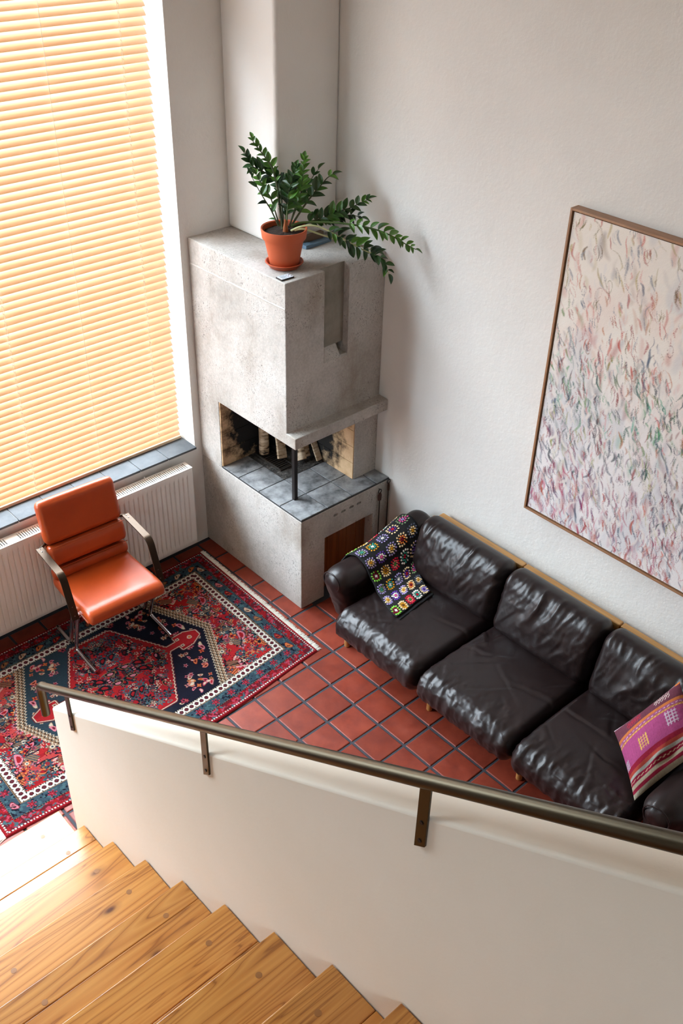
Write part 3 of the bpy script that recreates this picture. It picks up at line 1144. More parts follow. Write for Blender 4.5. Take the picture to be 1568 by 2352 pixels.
b.box((RX0, RY0 + 0.004, RZ0), (RX0 + 0.0035, RY1, RZ1 - 0.001)); b.box((RX1 - 0.0035, RY0 + 0.004, RZ0), (RX1, RY1, RZ1 - 0.001))
b.build('side_cover', 'enamel_white', rad, bevel=0.001)
b = MB(); b.box((RX0 + 0.0045, RY1 - 0.014, RZ0 + 0.002), (RX1 - 0.0045, RY1, RZ1 - 0.014))
b.build('back_panel', 'enamel_white', rad)
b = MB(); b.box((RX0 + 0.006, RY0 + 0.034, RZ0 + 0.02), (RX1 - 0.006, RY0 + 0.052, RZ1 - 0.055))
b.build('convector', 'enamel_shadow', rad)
b = MB()
b.box((RX0, RY0 + 0.002, RZ1 - 0.006), (RX1, RY0 + 0.017, RZ1)); b.box((RX0, RY1 - 0.013, RZ1 - 0.006), (RX1, RY1, RZ1))
x = RX1 - 0.0
b.box((RX1 - 0.022, RY0 + 0.017, RZ1 - 0.006), (RX1, RY1 - 0.013, RZ1)); b.box((RX0, RY0 + 0.017, RZ1 - 0.006), (RX0 + 0.022, RY1 - 0.013, RZ1))
x = RX1 - 0.030
while x > RX0 + 0.03:
    solid = -2.14 < x < -2.07
    w = 0.0142 if solid else 0.0072
    b.box((x - w, RY0 + 0.017, RZ1 - 0.005), (x, RY1 - 0.013, RZ1 - 0.0006))
    x -= 0.0142
b.build('top_grille', 'enamel_white', rad)
for x in (-1.06, -2.06):
    for z0 in (RZ0 + 0.14, RZ1 - 0.12):
        b = MB(); b.box((x - 0.02, RY1 - 0.001, z0), (x + 0.02, -0.0005, z0 + 0.06))
        b.build('wall_bracket', 'enamel_white', rad)
b = MB(); b.tube([(RX0 + 0.09, RY1 - 0.03, RZ0 + 0.012), (RX0 + 0.09, RY1 - 0.03, 0.0)], 0.008, 10)
b.build('supply_pipe', 'enamel_white', rad, smooth=True)
b = MB(); b.tube([(RX1 - 0.30, RY1 - 0.005, RZ1 - 0.004), (RX1 - 0.30, RY1 + 0.006, RZ1 + 0.006)], 0.006, 10)
b.build('vent_valve', 'enamel_white', rad, smooth=True)

# =================================================================== ARMCHAIR
chair = empty('armchair', (-1.750, -0.440, 0.012), math.radians(-3.0))
tag(chair, 'cognac leather cantilever armchair with bronze arms and chrome sled feet on the rug', 'armchair')
# all chair parts in local space: x right, front is -y
def pad(name, dim, r, cen, rx, parent, step=0.012, crown=0.0, fn=None, mat='leather_cognac'):
    p, nrm, f, q = rbox(dim, r, step)
    if crown:
        p = p + nrm * (crown * (1 - q[:, 0:1] ** 4) * (1 - q[:, 1:2] ** 4) * (1 - q[:, 2:3] ** 4 * 0))
    if fn is not None:
        p = fn(p, q, nrm)
    me = mesh_from(name, p, f, mat, True, None)
    o = link(name, me, parent, cen)
    o.rotation_euler = (rx, 0, 0)
    return o
CW = 0.488
# seat: side profile, waterfall front
def seat_fn(p, q, nrm):
    y = p[:, 1]
    front = smooth01((-y - 0.14) / 0.12)
    p[:, 2] -= 0.020 * front ** 2
    p[:, 2] += 0.006 * (1 - q[:, 0] ** 2) * (p[:, 2] > 0)
    back = smooth01((y - 0.12) / 0.12)
    p[:, 2] += 0.012 * back
    return p
seat = pad('seat', (CW, 0.49, 0.078), (0.022, 0.038, 0.038), (0, -0.015, 0.388), math.radians(-4.5), chair, 0.012, 0.0, seat_fn)
bl = math.radians(-14)
# backrest: three stitched rolls leaning back
pad('backrest_pad', (CW, 0.066, 0.075), (0.02, 0.030, 0.030), (0, 0.196, 0.448), math.radians(-6), chair, 0.011)
pad('backrest_pad', (CW, 0.080, 0.135), (0.022, 0.040, 0.050), (0, 0.206, 0.572), math.radians(-13), chair, 0.011)
pad('backrest_pad', (CW, 0.074, 0.268), (0.026, 0.036, 0.040), (0, 0.258, 0.775), math.radians(-13), chair, 0.011, 0.004)
p, nrm, f, q = rbox((CW - 0.03, 0.022, 0.46), 0.010, 0.02)
o = link('back_shell', mesh_from('back_shell', p, f, 'leather_cognac', True, None), chair, (0, 0.272, 0.648)); o.rotation_euler = (math.radians(-13), 0, 0)
# seams
for (zc, yc, w) in ((0.640, 0.183, CW - 0.01), (0.503, 0.163, CW - 0.012)):
    s = MB(); s.tube([(-w / 2, yc, zc), (w / 2, yc, zc)], 0.0022, 8)
    s.build('seam', 'leather_cognac', chair, local=True, smooth=True)
def bend(pts, r=0.03, n=6):
    out = [Vector(pts[0])]
    for a, b_, c in zip(pts[:-2], pts[1:-1], pts[2:]):
        a, b_, c = Vector(a), Vector(b_), Vector(c)
        p0 = b_ + (a - b_).normalized() * min(r, (a - b_).length * 0.49)
        p2 = b_ + (c - b_).normalized() * min(r, (c - b_).length * 0.49)
        for i in range(n + 1):
            t = i / n
            out.append(p0 * (1 - t) ** 2 + b_ * 2 * t * (1 - t) + p2 * t * t)
    out.append(Vector(pts[-1]))
    return out
for sx_ in (-1, 1):
    X0 = sx_ * 0.252
    # two L-shaped chrome tubes back to back form each side
    t = MB(); t.tube(bend([(X0, -0.245, 0.0125), (X0, 0.005, 0.0125), (X0 + sx_ * 0.004, -0.118, 0.372)], 0.035), 0.0125, 16)
    t.build('leg', 'chrome', chair, local=True, smooth=True, angle=50)
    t = MB(); t.tube(bend([(X0, 0.250, 0.0125), (X0, 0.068, 0.0125), (X0 + sx_ * 0.004, -0.058, 0.372)], 0.035), 0.0125, 16)
    t.build('leg', 'chrome', chair, local=True, smooth=True, angle=50)
    # flat bronze arm
    XA = sx_ * 0.278
    ap = bend([(XA, 0.235, 0.636), (XA, -0.050, 0.618), (XA, -0.140, 0.355)], 0.045, 8)
    vs = []; fs = []
    wv, th = 0.0215, 0.0035
    for i, P in enumerate(ap):
        d = (ap[min(i + 1, len(ap) - 1)] - ap[max(i - 1, 0)]).normalized()
        nrm_ = Vector((1, 0, 0)).cross(d)
        for (a, c) in ((-1, -1), (1, -1), (1, 1), (-1, 1)):
            vs.append(P + Vector((a * wv, 0, 0)) + nrm_ * (c * th))
    for i in range(len(ap) - 1):
        for k in range(4):
            p_ = 4 * i + k; q_ = 4 * i + (k + 1) % 4
            fs.append((p_, q_, q_ + 4, p_ + 4))
    fs += [(3, 2, 1, 0), tuple(range(4 * len(ap) - 4, 4 * len(ap)))]
    am = MB(); am.add(vs, fs)
    arm = am.build('armrest', 'bronze_bar', chair, local=True, smooth=True, angle=30, bevel=0.0012)
    for yy in (0.222, 0.196):
        zz = 0.636 - (0.235 - yy) * 0.018 / 0.285 + 0.0035
        s = MB(); s.lathe((XA, yy, zz), [(0.0001, 0.0035), (0.003, 0.003), (0.0052, 0.0)], 12)
        s.build('screw', 'screw', chair, local=True, smooth=True)
    s = MB(); s.tube([(XA, 0.232, 0.632), (sx_ * 0.225, 0.262, 0.632)], 0.009, 10)
    s.build('arm_mount', 'bronze_bar', chair, local=True, smooth=True)
    for (yy, zz) in ((-0.112, 0.430), (-0.130, 0.378)):
        s = MB(); s.tube([(XA + 0.0, yy - 0.001, zz), (XA, yy - 0.0055, zz + 0.001)], 0.004, 10)
        s.build('screw', 'screw', chair, local=True, smooth=True)
t = MB(); t.tube([(-0.262, -0.105, 0.340), (0.262, -0.105, 0.340)], 0.011, 12)
t.build('cross_tube', 'chrome', chair, local=True, smooth=True)
t = MB(); t.box((-0.235, -0.20, 0.338), (0.235, 0.16, 0.352))
t.build('seat_shell', 'leather_cognac', chair, local=True, bevel=0.004)

# =================================================================== SOFA
YB = [-1.500, -2.152, -2.804, -3.456]
sofa = empty('sofa', (-0.45, -2.48, 0))
tag(sofa, 'dark brown leather three seat sofa with oak frame along the white wall', 'sofa')
so = np.array(world_origin(sofa))
def wrinkle_seat(P, q, nrm, seed):
    """creased seat leather: sag, folds running in from the front roll, crossing creases"""
    x, y, z = P[:, 0], P[:, 1], P[:, 2]
    top = smooth01((nrm[:, 2] - 0.2) / 0.6)
    frontw = smooth01((-x - 0.14) / 0.10)
    n1 = fbm(y * 26 + 2.0 * fbm(x * 6, y * 5, seed + 9), x * 5, seed, 3) - 0.5
    ridge = 1 - np.abs(2 * fbm(y * 17 + 3 * fbm(x * 4, y * 4, seed + 3), x * 4.0, seed + 2, 2) - 1)
    d = frontw * (0.0085 * n1 + 0.0045 * (ridge ** 5 - 0.3))
    # a few long creases over the flat part: sharp valleys with a soft lip
    rc = np.random.RandomState(seed)
    wx = x + 0.018 * (fbm(x * 9, y * 9, seed + 5, 2) - 0.5) * 2; wy = y + 0.018 * (fbm(x * 9, y * 9, seed + 6, 2) - 0.5) * 2
    for k in range(13):
        cx_, cy_ = rc.uniform(-0.30, 0.28), rc.uniform(-0.27, 0.27)
        an = rc.choice([0.5, 0.9, 2.3, 2.7, 1.6]) + rc.normal(0, 0.2); L = rc.uniform(0.08, 0.24)
        u_ = (wx - cx_) * math.cos(an) + (wy - cy_) * math.sin(an); v_ = -(wx - cx_) * math.sin(an) + (wy - cy_) * math.cos(an)
        m_ = np.clip(1 - (u_ / L) ** 2, 0, 1)
        dep = rc.uniform(0.0020, 0.0048); sd = rc.choice([-1, 1])
        d += top * m_ * (-dep * np.exp(-(v_ / 0.0075) ** 2) + 0.8 * dep * np.exp(-((v_ - sd * 0.022) / 0.018) ** 2))
    d += top * 0.007 * (fbm(x * 5, y * 5, seed + 11, 3) - 0.5)
    cc_ = 1 - np.abs(2 * fbm(y * 34, x * 14 + z * 20, seed + 12, 2) - 1)
    d += frontw * 0.005 * (cc_ ** 6 - 0.2)
    return P + nrm * d[:, None]
def wrinkle_back(P, q, nrm, seed):
    x, y, z = P[:, 0], P[:, 1], P[:, 2]
    fr = smooth01((-nrm[:, 0] - 0.1) / 0.6)
    warp = 1.6 * fbm(y * 5, z * 5, seed + 1, 2)
    f1 = fbm(y * 17 + z * 5.5 + warp, z * 3.2, seed, 3) - 0.5
    ridge = 1 - np.abs(2 * fbm(y * 11 + z * 4 + warp, z * 2.4, seed + 4, 2) - 1)
    mid = smooth01(1.15 - np.abs(q[:, 1]) ** 2)
    zup = smooth01((z + 0.13) / 0.10)
    d = fr * mid * zup * (0.012 * f1 + 0.011 * (ridge ** 4 - 0.35))
    d += fr * 0.006 * (fbm(y * 30, z * 24, seed + 8, 2) - 0.5)
    cr = 1 - np.abs(2 * fbm(y * 30 + z * 10 + 2 * warp, z * 6, seed + 6, 2) - 1)
    d += fr * zup * 0.0045 * (cr ** 6 - 0.2)
    return P + nrm * d[:, None]
for i in range(3):
    y0, y1 = YB[i], YB[i + 1]
    yc = (y0 + y1) / 2; w = abs(y1 - y0) - 0.006
    # seat cushion
    P, nrm, F, q = rbox((0.74, w, 0.205), (0.095, 0.045, 0.095), 0.0090)
    crown = 0.020 * (1 - q[:, 0] ** 2) * (1 - q[:, 1] ** 2)
    P[:, 2] += crown * (q[:, 2] > 0)
    P[:, 2] -= 0.012 * smooth01((P[:, 0]) / 0.35)         # lower towards the back
    P = wrinkle_seat(P, q, nrm, 20 + 13 * i)
    o = link('seat_cushion', mesh_from('seat_cushion', P, F, 'leather_dark', True, None), sofa, Vector((-0.560, yc, 0.322)) - Vector(so))
    # back cushion, leaning against the rail
    P, nrm, F, q = rbox((0.195, w, 0.405), (0.092, 0.052, 0.085), 0.0085)
    belly = (1 - q[:, 1] ** 2) * (1 - np.clip(q[:, 2] + 0.25, -1, 1) ** 2)
    P[:, 0] -= 0.030 * belly * (q[:, 0] < 0)
    P = wrinkle_back(P, q, nrm, 60 + 11 * i)
    o = link('back_cushion', mesh_from('back_cushion', P, F, 'leather_dark', True, None), sofa, Vector((-0.205, yc, 0.560)) - Vector(so))
    o.rotation_euler = (0, math.radians(13), 0)
    # piping between cushions
    s = MB(); s.tube(bend([(-0.93, y1 + 0.004, 0.30), (-0.90, y1 + 0.004, 0.385), (-0.30, y1 + 0.004, 0.385)], 0.05), 0.004, 8)
    # oak back rail
    b = MB(); b.box((-0.078, y1 + 0.003, 0.655), (-0.036, y0 - 0.003, 0.703))
    b.build('back_rail', 'oak_rail', sofa, bevel=0.006, seg=3)
    b = MB(); b.box((-0.90 + 0.10, y1 + 0.03, 0.175), (-0.10, y0 - 0.03, 0.215))
    b.build('seat_base', 'steel_dark', sofa)
for y in (-1.462, -2.152, -2.804, -3.494):
    for (x, top) in ((-0.742, 0.200), (-0.060, 0.656)):
        b = MB(); b.lathe((x, y + (0.02 if x < -0.5 else 0), 0), [(0.0001, 0), (0.0155, 0), (0.0175, 0.004), (0.0175, top), (0.0001, top)], 16)
        b.build('leg', 'oak_leg', sofa, smooth=True)
    b = MB(); b.box((-0.735, y + 0.002, 0.120), (-0.065, y + 0.032, 0.172))
    b.build('side_beam', 'oak_leg', sofa, bevel=0.003)
# padded arms: rolled front, top rising to the back
def arm_mesh(side, seed):
    P, nrm, F, q = rbox((0.760, 0.205, 0.400), (0.085, 0.098, 0.098), 0.0125)
    x, y, z = P[:, 0].copy(), P[:, 1].copy(), P[:, 2].copy()
    up = smooth01((z + 0.2) / 0.4)
    P[:, 2] += up * 0.105 * smooth01((x + 0.10) / 0.46)          # rises to the back
    fr = smooth01((-x - 0.24) / 0.14)
    P[:, 1] *= 1 - 0.28 * (1 - up) - 0.0 * fr
    P[:, 0] -= 0.050 * fr * up                                   # scroll rolls forward at the top
    P[:, 0] += 0.030 * fr * (1 - up)
    d = 0.007 * (fbm(x * 9, z * 14 + y * 14, seed, 3) - 0.5) + fr * 0.010 * (fbm(y * 40, z * 22, seed + 3, 2) - 0.5)
    P = P + nrm * d[:, None]
    return mesh_from('armrest', P, F, 'leather_dark', True, None)
o = link('armrest', arm_mesh(-1, 5), sofa, Vector((-0.430, -1.392, 0.385)) - Vector(so))
o = link('armrest', arm_mesh(1, 9), sofa, Vector((-0.430, -3.566, 0.385)) - Vector(so))
for yc in (-1.392, -3.566):
    s = MB()
    ring = [( -0.836, yc + 0.066 * math.cos(a), 0.520 + 0.060 * math.sin(a)) for a in [math.pi * 2 * k / 28 for k in range(29)]]
    s.tube(ring, 0.0045, 8, caps=False, up=(1, 0, 0))
    s.build('arm_piping', 'leather_dark', sofa, smooth=True)
# =================================================================== CROCHET BLANKET
def lin3(c):
    return np.array(srgb(*c)[:3])
blk = empty('crochet_blanket', (-0.50, -1.42, 0.25))
tag(blk, 'black crochet blanket of bright granny squares draped over the sofa arm', 'blanket')
bo = np.array(world_origin(blk))
def arm_top(x):
    return 0.592 + 0.105 * float(smooth01((x + 0.43 + 0.10) / 0.46))
# profile over the arm: (y, z offset) from the outside, over the top, onto the seat
def drape(a, x):
    zt = arm_top(x)
    pts = [(-1.268, 0.270), (-1.272, 0.42), (-1.280, zt - 0.085), (-1.312, zt - 0.012), (-1.385, zt + 0.014),
           (-1.455, zt - 0.010), (-1.505, zt - 0.085), (-1.535, 0.500), (-1.585, 0.460), (-1.680, 0.458), (-1.800, 0.456)]
    P = np.array(pts)
    seg = np.linalg.norm(np.diff(P, axis=0), axis=1)
    cum = np.concatenate([[0], np.cumsum(seg)])
    t = np.clip(a, 0, 1) * cum[-1]
    # smooth: average of nearby samples
    out = np.zeros(2)
    for k in (-0.02, -0.01, 0, 0.01, 0.02):
        tt = np.clip(t + k, 0, cum[-1])
        out += np.array([np.interp(tt, cum, P[:, 0]), np.interp(tt, cum, P[:, 1])])
    return out / 5
NA, NB = 10, 5                     # squares along the drape, across
def surf(a, b):
    """a 0..1 outside hem to seat hem, b 0..1 from front to wall side"""
    x0 = -0.735 + 0.10 * smooth01(a / 0.45) - 0.075 * smooth01((a - 0.62) / 0.38)
    x1 = -0.300 + 0.100 * smooth01(a / 0.45) - 0.200 * smooth01((a - 0.50) / 0.50)
    x = float(x0 + (x1 - x0) * b)
    y, z = drape(a, x)
    n_ = 0.010 * (float(fbm(a * 9, b * 6, 31, 2)) - 0.5)
    # the seat hem is a little crooked
    y += 0.030 * (b - 0.3) * float(smooth01((a - 0.75) / 0.25))
    return np.array([x, y, z + n_])
na, nb = 66, 34
G = np.array([[surf(i / na, j / nb) for j in range(nb + 1)] for i in range(na + 1)])
me = grid_mesh('blanket_cloth', G - bo, 'wool_black')
o = link('blanket_cloth', me, blk, (0, 0, 0))
md = o.modifiers.new('thick', 'SOLIDIFY'); md.thickness = 0.007; md.offset = 0
# folded lower layer at the seat hem
G2 = np.array([[surf(0.86 + 0.14 * i / 12, 0.02 + 0.98 * j / nb) + np.array([0.0, -0.018 * (i / 12) - 0.004, -0.009]) for j in range(nb + 1)] for i in range(13)])
o = link('blanket_fold', grid_mesh('blanket_fold', G2 - bo, 'wool_black'), blk, (0, 0, 0))
md = o.modifiers.new('thick', 'SOLIDIFY'); md.thickness = 0.006; md.offset = 0
YARN = dict(w=(232, 226, 218), r=(190, 24, 52), dr=(120, 16, 36), p=(226, 90, 150), o=(226, 124, 56), go=(206, 144, 36), g=(70, 130, 60),
            lg=(132, 200, 72), t=(60, 150, 130), lb=(160, 206, 216), lv=(158, 142, 190), pu=(96, 60, 150), c=(236, 208, 160), br=(120, 78, 34),
            gr=(92, 96, 112), sg=(128, 150, 110), co=(226, 112, 106), bl=(96, 150, 200))
combos = [('w', 'dr', 'lg'), ('p', 'r', 'w'), ('p', 'dr', 'lb'), ('w', 'co', 'p'), ('pu', 'lv', 'c'), ('r', 'pu', 'c'), ('go', 'c', 'lv'), ('br', 'go', 'c'),
          ('t', 'sg', 'lv'), ('lv', 'p', 'r'), ('bl', 'lb', 'o'), ('c', 'r', 'dr'), ('lv', 'p', 'sg'), ('dr', 'o', 'c'), ('g', 'co', 'r'), ('w', 't', 'go'),
          ('go', 'c', 'lv'), ('t', 'lg', 'p'), ('o', 'w', 'lb'), ('lv', 'r', 'w'), ('go', 'c', 'gr'), ('r', 't', 'w'), ('w', 'gr', 'lv'), ('p', 'w', 'pu')]
def blob(mb, c, e1, e2, n_, a, b, h, col):
    """small stitch: flattened octahedral bead"""
    vs = [c + e1 * a, c + e2 * b, c - e1 * a, c - e2 * b, c + (e1 * a + e2 * b) * 0.62, c + (-e1 * a + e2 * b) * 0.62, c + (-e1 * a - e2 * b) * 0.62, c + (e1 * a - e2 * b) * 0.62, c + n_ * h]
    order = [0, 4, 1, 5, 2, 6, 3, 7]
    fs = [(order[i], order[(i + 1) % 8], 8) for i in range(8)]
    mb.add(vs, fs, tuple(col) + (1.0,))
rg = random.Random(11)
for i in range(NA):
    for j in range(NB):
        a = (i + 0.5) / NA; b_ = (j + 0.5) / NB
        c = surf(a, b_)
        da = surf(min(a + 0.02, 1), b_) - surf(a - 0.02, b_); db = surf(a, b_ + 0.03) - surf(a, b_ - 0.03)
        e1 = da / np.linalg.norm(da); e2 = db - e1 * np.dot(db, e1); e2 /= np.linalg.norm(e2)
        nn = np.cross(e1, e2)
        nn = -nn if np.dot(nn, np.array([-0.3, 0.0, 1.0])) < 0 and a > 0.3 else nn
        if a <= 0.3 and nn[1] < 0:
            nn = -nn
        cm = [lin3(YARN[k]) for k in combos[(i * NB + j * 7 + i * 3) % len(combos)]]
        mb = MB()
        sc = 1.08 + 0.10 * rg.random()
        def put(r, th, aa, bb, col):
            # follow the drape: sample the surface around the cell centre
            u = r * math.cos(th); v = r * math.sin(th)
            pa = a + u / 0.935; pb = b_ + v / (0.44)
            P = surf(min(max(pa, 0), 1), min(max(pb, 0), 1)) + nn * 0.0042
            er = e1 * math.cos(th) + e2 * math.sin(th); et = -e1 * math.sin(th) + e2 * math.cos(th)
            cc = np.clip(col * rg.uniform(0.85, 1.12), 0, 1)
            blob(mb, P - bo, er, et, nn, aa, bb, 0.0055, cc)
        for k in range(4):
            put(0.0060 * sc, k * math.pi / 2 + 0.4, 0.0060, 0.0052, cm[0])
        for k in range(8):
            put(0.0165 * sc, k * math.pi / 4, 0.0072, 0.0058, cm[1])
        for k in range(12):
            th = k * math.pi / 6 + 0.2
            put((0.0290 + 0.0025 * math.cos(4 * th + math.pi)) * sc, th, 0.0080, 0.0064, cm[2] if rg.random() > 0.04 else cm[1])
        arr = np.array(mb.v)
        org = arr.mean(0)
        me = mb.mesh('granny_square', 'yarn', True, 80, org, fix=False)
        link('granny_square', me, blk, org)

# =================================================================== KILIM CUSHION
Bc, Lc, Tc = np.array([-0.767, -3.421, 0.446]), np.array([-0.575, -3.151, 0.548]), np.array([-0.275, -3.267, 0.776])
ex = Bc - Lc; LX = np.linalg.norm(ex); ex /= LX
ey = Tc - Lc; LY = np.linalg.norm(ey); ey /= LY
en = np.cross(ey, ex); en /= np.linalg.norm(en); en = en if en[2] > 0 else -en
cen = Lc + ex * LX / 2 + ey * LY / 2
n = 130
us = np.linspace(-1, 1, n)
U, V = np.meshgrid(us, us)
def pillow_side(sign):
    prof = np.clip((1 - U ** 2), 0, 1) ** 0.70 * np.clip((1 - V ** 2), 0, 1) ** 0.70
    pinch = 1 - 0.075 * (V ** 2) * (1 - np.abs(U)) ** 0 * 0
    sx_ = U * LX / 2 * (1 - 0.055 * (1 - V ** 2) * 0 - 0.05 * (1 - V ** 2) * np.abs(U) ** 4)
    sy_ = V * LY / 2 * (1 - 0.05 * (1 - U ** 2) * np.abs(V) ** 4)
    h = sign * 0.092 * prof
    # slack folds near the lower edge
    fold = 0.016 * np.exp(-((U - 0.62) / 0.16) ** 2) * (np.sin(V * 7 + U * 3)) * prof
    dent = -0.022 * np.exp(-((U - 0.70) / 0.10) ** 2 - ((V - 0.10) / 0.28) ** 2)
    h = h + (fold + dent) * (sign > 0) + 0.003 * (fbm(U * 9, V * 9, 3, 3) - 0.5)
    return cen + sx_[..., None] * ex + sy_[..., None] * ey + h[..., None] * en
def kilim_colors():
    # stripes run along V (from L-B edge side to the far side); U goes from the top band to the bottom bands
    u = (U + 1) / 2                # 0 at the T-L edge, 1 at the B edge
    v = (V + 1) / 2
    C = np.zeros(U.shape + (3,)); C[:] = lin3((176, 80, 130))
    def band(a, b, col):
        mk = (u >= a) & (u < b); C[mk] = lin3(col)
    band(-1, 0.20, (112, 62, 76)); band(0.20, 0.245, (202, 118, 66)); band(0.245, 0.29, (158, 84, 128)); band(0.29, 0.325, (198, 132, 78))
    band(0.64, 0.70, (150, 36, 58)); band(0.70, 0.745, (176, 72, 60)); band(0.745, 0.79, (176, 174, 164)); band(0.79, 0.845, (146, 30, 58))
    band(0.845, 0.895, (182, 170, 146)); band(0.895, 0.94, (150, 36, 60)); band(0.94, 2, (178, 170, 150))
    # dashed threads
    d1 = (np.abs(u - 0.268 - 0.006 * np.sin(v * 60)) < 0.006) & (np.sin(v * 110 + u * 60) > -0.2); C[d1] = lin3((226, 186, 200))
    d2 = (np.abs(u - 0.818) < 0.009) & (np.sin(v * 95 + u * 300) > 0.1); C[d2] = lin3((226, 186, 160))
    d3 = (np.abs(u - 0.31) < 0.006) & (np.sin(v * 130) > 0.0); C[d3] = lin3((240, 200, 130))
    # lozenge and comb motifs
    def lozenge(cu, cv, r, col):
        du, dv = u - cu, (v - cv) * 1.05
        mk = (np.abs(du) < r) & (np.abs(dv) < r * 0.85)
        lines = (np.abs(np.mod(du + 10 * r, r / 2.2) - r / 4.4) < r * 0.075) | (np.abs(np.mod(dv + 10 * r, r / 2.2) - r / 4.4) < r * 0.075)
        C[mk & lines] = lin3(col)
    lozenge(0.50, 0.36, 0.085, (232, 186, 96)); lozenge(0.44, 0.78, 0.10, (212, 190, 206)); lozenge(0.585, 0.03, 0.06, (186, 176, 186))
    def comb(cu, cv, col):
        du, dv = u - cu, v - cv
        mk = (np.abs(du) < 0.055) & (np.abs(dv) < 0.11)
        ln = (np.abs(np.mod(dv + du * 0.7 + 5, 0.044) - 0.022) < 0.007) | (np.abs(du) < 0.006)
        C[mk & ln] = lin3(col)
    comb(0.085, 0.72, (220, 206, 196)); comb(0.11, 0.30, (196, 44, 66))
    edge = (u < 0.012); C[edge] = lin3((214, 190, 200))
    corner = (u < 0.03) & (v > 0.93); C[corner] = lin3((226, 130, 66))
    # woven ribs and melange
    C *= (0.88 + 0.24 * vnoise(U * 60, V * 60, 9))[..., None] * (0.92 + 0.10 * (np.sin(V * 240) > 0))[..., None]
    return np.clip(C, 0, 1)
cush = empty('throw_cushion', tuple(Bc))
tag(cush, 'pink and red striped kilim cushion leaning in the corner of the leather sofa', 'cushion')
co_ = np.array(world_origin(cush))
KC = kilim_colors()
link('cover_front', grid_mesh('cover_front', pillow_side(1) - co_, 'kilim_wool', KC, flip=True), cush, (0, 0, 0))
KB = np.zeros_like(KC); KB[:] = lin3((150, 132, 112))
link('cover_back', grid_mesh('cover_back', pillow_side(-1) - co_, 'kilim_wool', KB), cush, (0, 0, 0))

# =================================================================== RUG
RS, RT = 2.030, 1.262                       # length (s, from the fireplace end), width (t, from the window side)
nsx, ntx = 700, 436
S, T = np.meshgrid(np.linspace(0, RS, nsx), np.linspace(0, RT, ntx))
pal = {k: lin3(v) for k, v in dict(red=(160, 14, 26), scarlet=(178, 22, 28), coral=(190, 62, 58), wine=(104, 18, 32), navy=(22, 20, 36), slate=(56, 76, 88),
       cream=(212, 190, 164), tan=(146, 108, 76), orange=(218, 116, 56), pink=(214, 120, 134), black=(24, 18, 20), rose=(186, 60, 84), teal=(70, 100, 106), white=(236, 224, 210)).items()}
C = np.zeros(S.shape + (3,)); C[:] = pal['red']
def put_mask(mk, col): C[mk] = pal[col]
Sc, Tc_ = RS / 2 + 0.003, 0.622
dS, dT = S - Sc, T - Tc_
aS, aT = np.abs(dS), np.abs(dT)
ab = fbm(S * 3, T * 7, 3, 3)
C[ab > 0.58] = pal['coral']; C[(ab < 0.42)] = pal['scarlet']
def tri(x):
    return np.abs((x % 1.0) - 0.5) * 2
# --- corner fields: floral clutter, mirrored so that it reads as a drawn pattern
rr = np.random.RandomState(5)
def stamp(cs, ct, r, fn):
    i0 = max(int((ct - r) / RT * (ntx - 1)), 0); i1 = min(int((ct + r) / RT * (ntx - 1)) + 2, ntx)
    j0 = max(int((cs - r) / RS * (nsx - 1)), 0); j1 = min(int((cs + r) / RS * (nsx - 1)) + 2, nsx)
    if i1 <= i0 or j1 <= j0: return
    ds = S[i0:i1, j0:j1] - cs; dt = T[i0:i1, j0:j1] - ct
    fn(C[i0:i1, j0:j1], ds, dt)
def flower(r, c1, c2, c3, pet=6, ph=0.0):
    def fn(sub, ds, dt):
        R = np.hypot(ds, dt); A = np.arctan2(dt, ds)
        edge = r * (0.72 + 0.28 * np.cos(pet * A + ph))
        sub[R < edge] = pal[c1]
        sub[(R < edge) & (R > edge * 0.80)] = pal[c3]
        sub[R < r * 0.36] = pal[c2]
        sub[R < r * 0.16] = pal[c3]
    return fn
def boteh(r, c1, c2, c3, ang):
    def fn(sub, ds, dt):
        x = (ds * math.cos(ang) + dt * math.sin(ang)) / r; y = (-ds * math.sin(ang) + dt * math.cos(ang)) / r
        y = y - 0.35 * x * x
        q = (x / 0.95) ** 2 + (y / 0.50) ** 2
        sub[q < 1] = pal[c3]; sub[q < 0.70] = pal[c1]; sub[q < 0.25] = pal[c2]
    return fn
def stripes(r, c1, c2, ang):
    def fn(sub, ds, dt):
        x = (ds * math.cos(ang) + dt * math.sin(ang)); y = (-ds * math.sin(ang) + dt * math.cos(ang))
        mk = (np.abs(x) < r) & (np.abs(y) < r * 0.6)
        sub[mk] = pal[c1]; sub[mk & (np.mod(y, 0.014) < 0.006)] = pal[c2]
    return fn
def dots(r, c, n):
    def fn(sub, ds, dt):
        for k in range(n):
            a = 2 * math.pi * k / n
            sub[np.hypot(ds - r * math.cos(a), dt - r * math.sin(a)) < 0.0034] = pal[c]
    return fn
def line(s0, t0, s1, t1, w, c):
    L = math.hypot(s1 - s0, t1 - t0)
    if L < 1e-6: return
    cs, ct = (s0 + s1) / 2, (t0 + t1) / 2
    def fn(sub, ds, dt):
        x = (ds * (s1 - s0) + dt * (t1 - t0)) / L; y = (-ds * (t1 - t0) + dt * (s1 - s0)) / L
        sub[(np.abs(x) < L / 2) & (np.abs(y + 0.006 * np.sin(x * 60)) < w)] = pal[c]
    stamp(cs, ct, L / 2 + 0.02, fn)
def mirror4(fn_list):
    for (ds, dt, r, fn) in fn_list:
        for a in (1, -1):
            for b in (1, -1):
                stamp(Sc + a * ds, Tc_ + b * dt, r * 1.1, fn)
cornerm = []
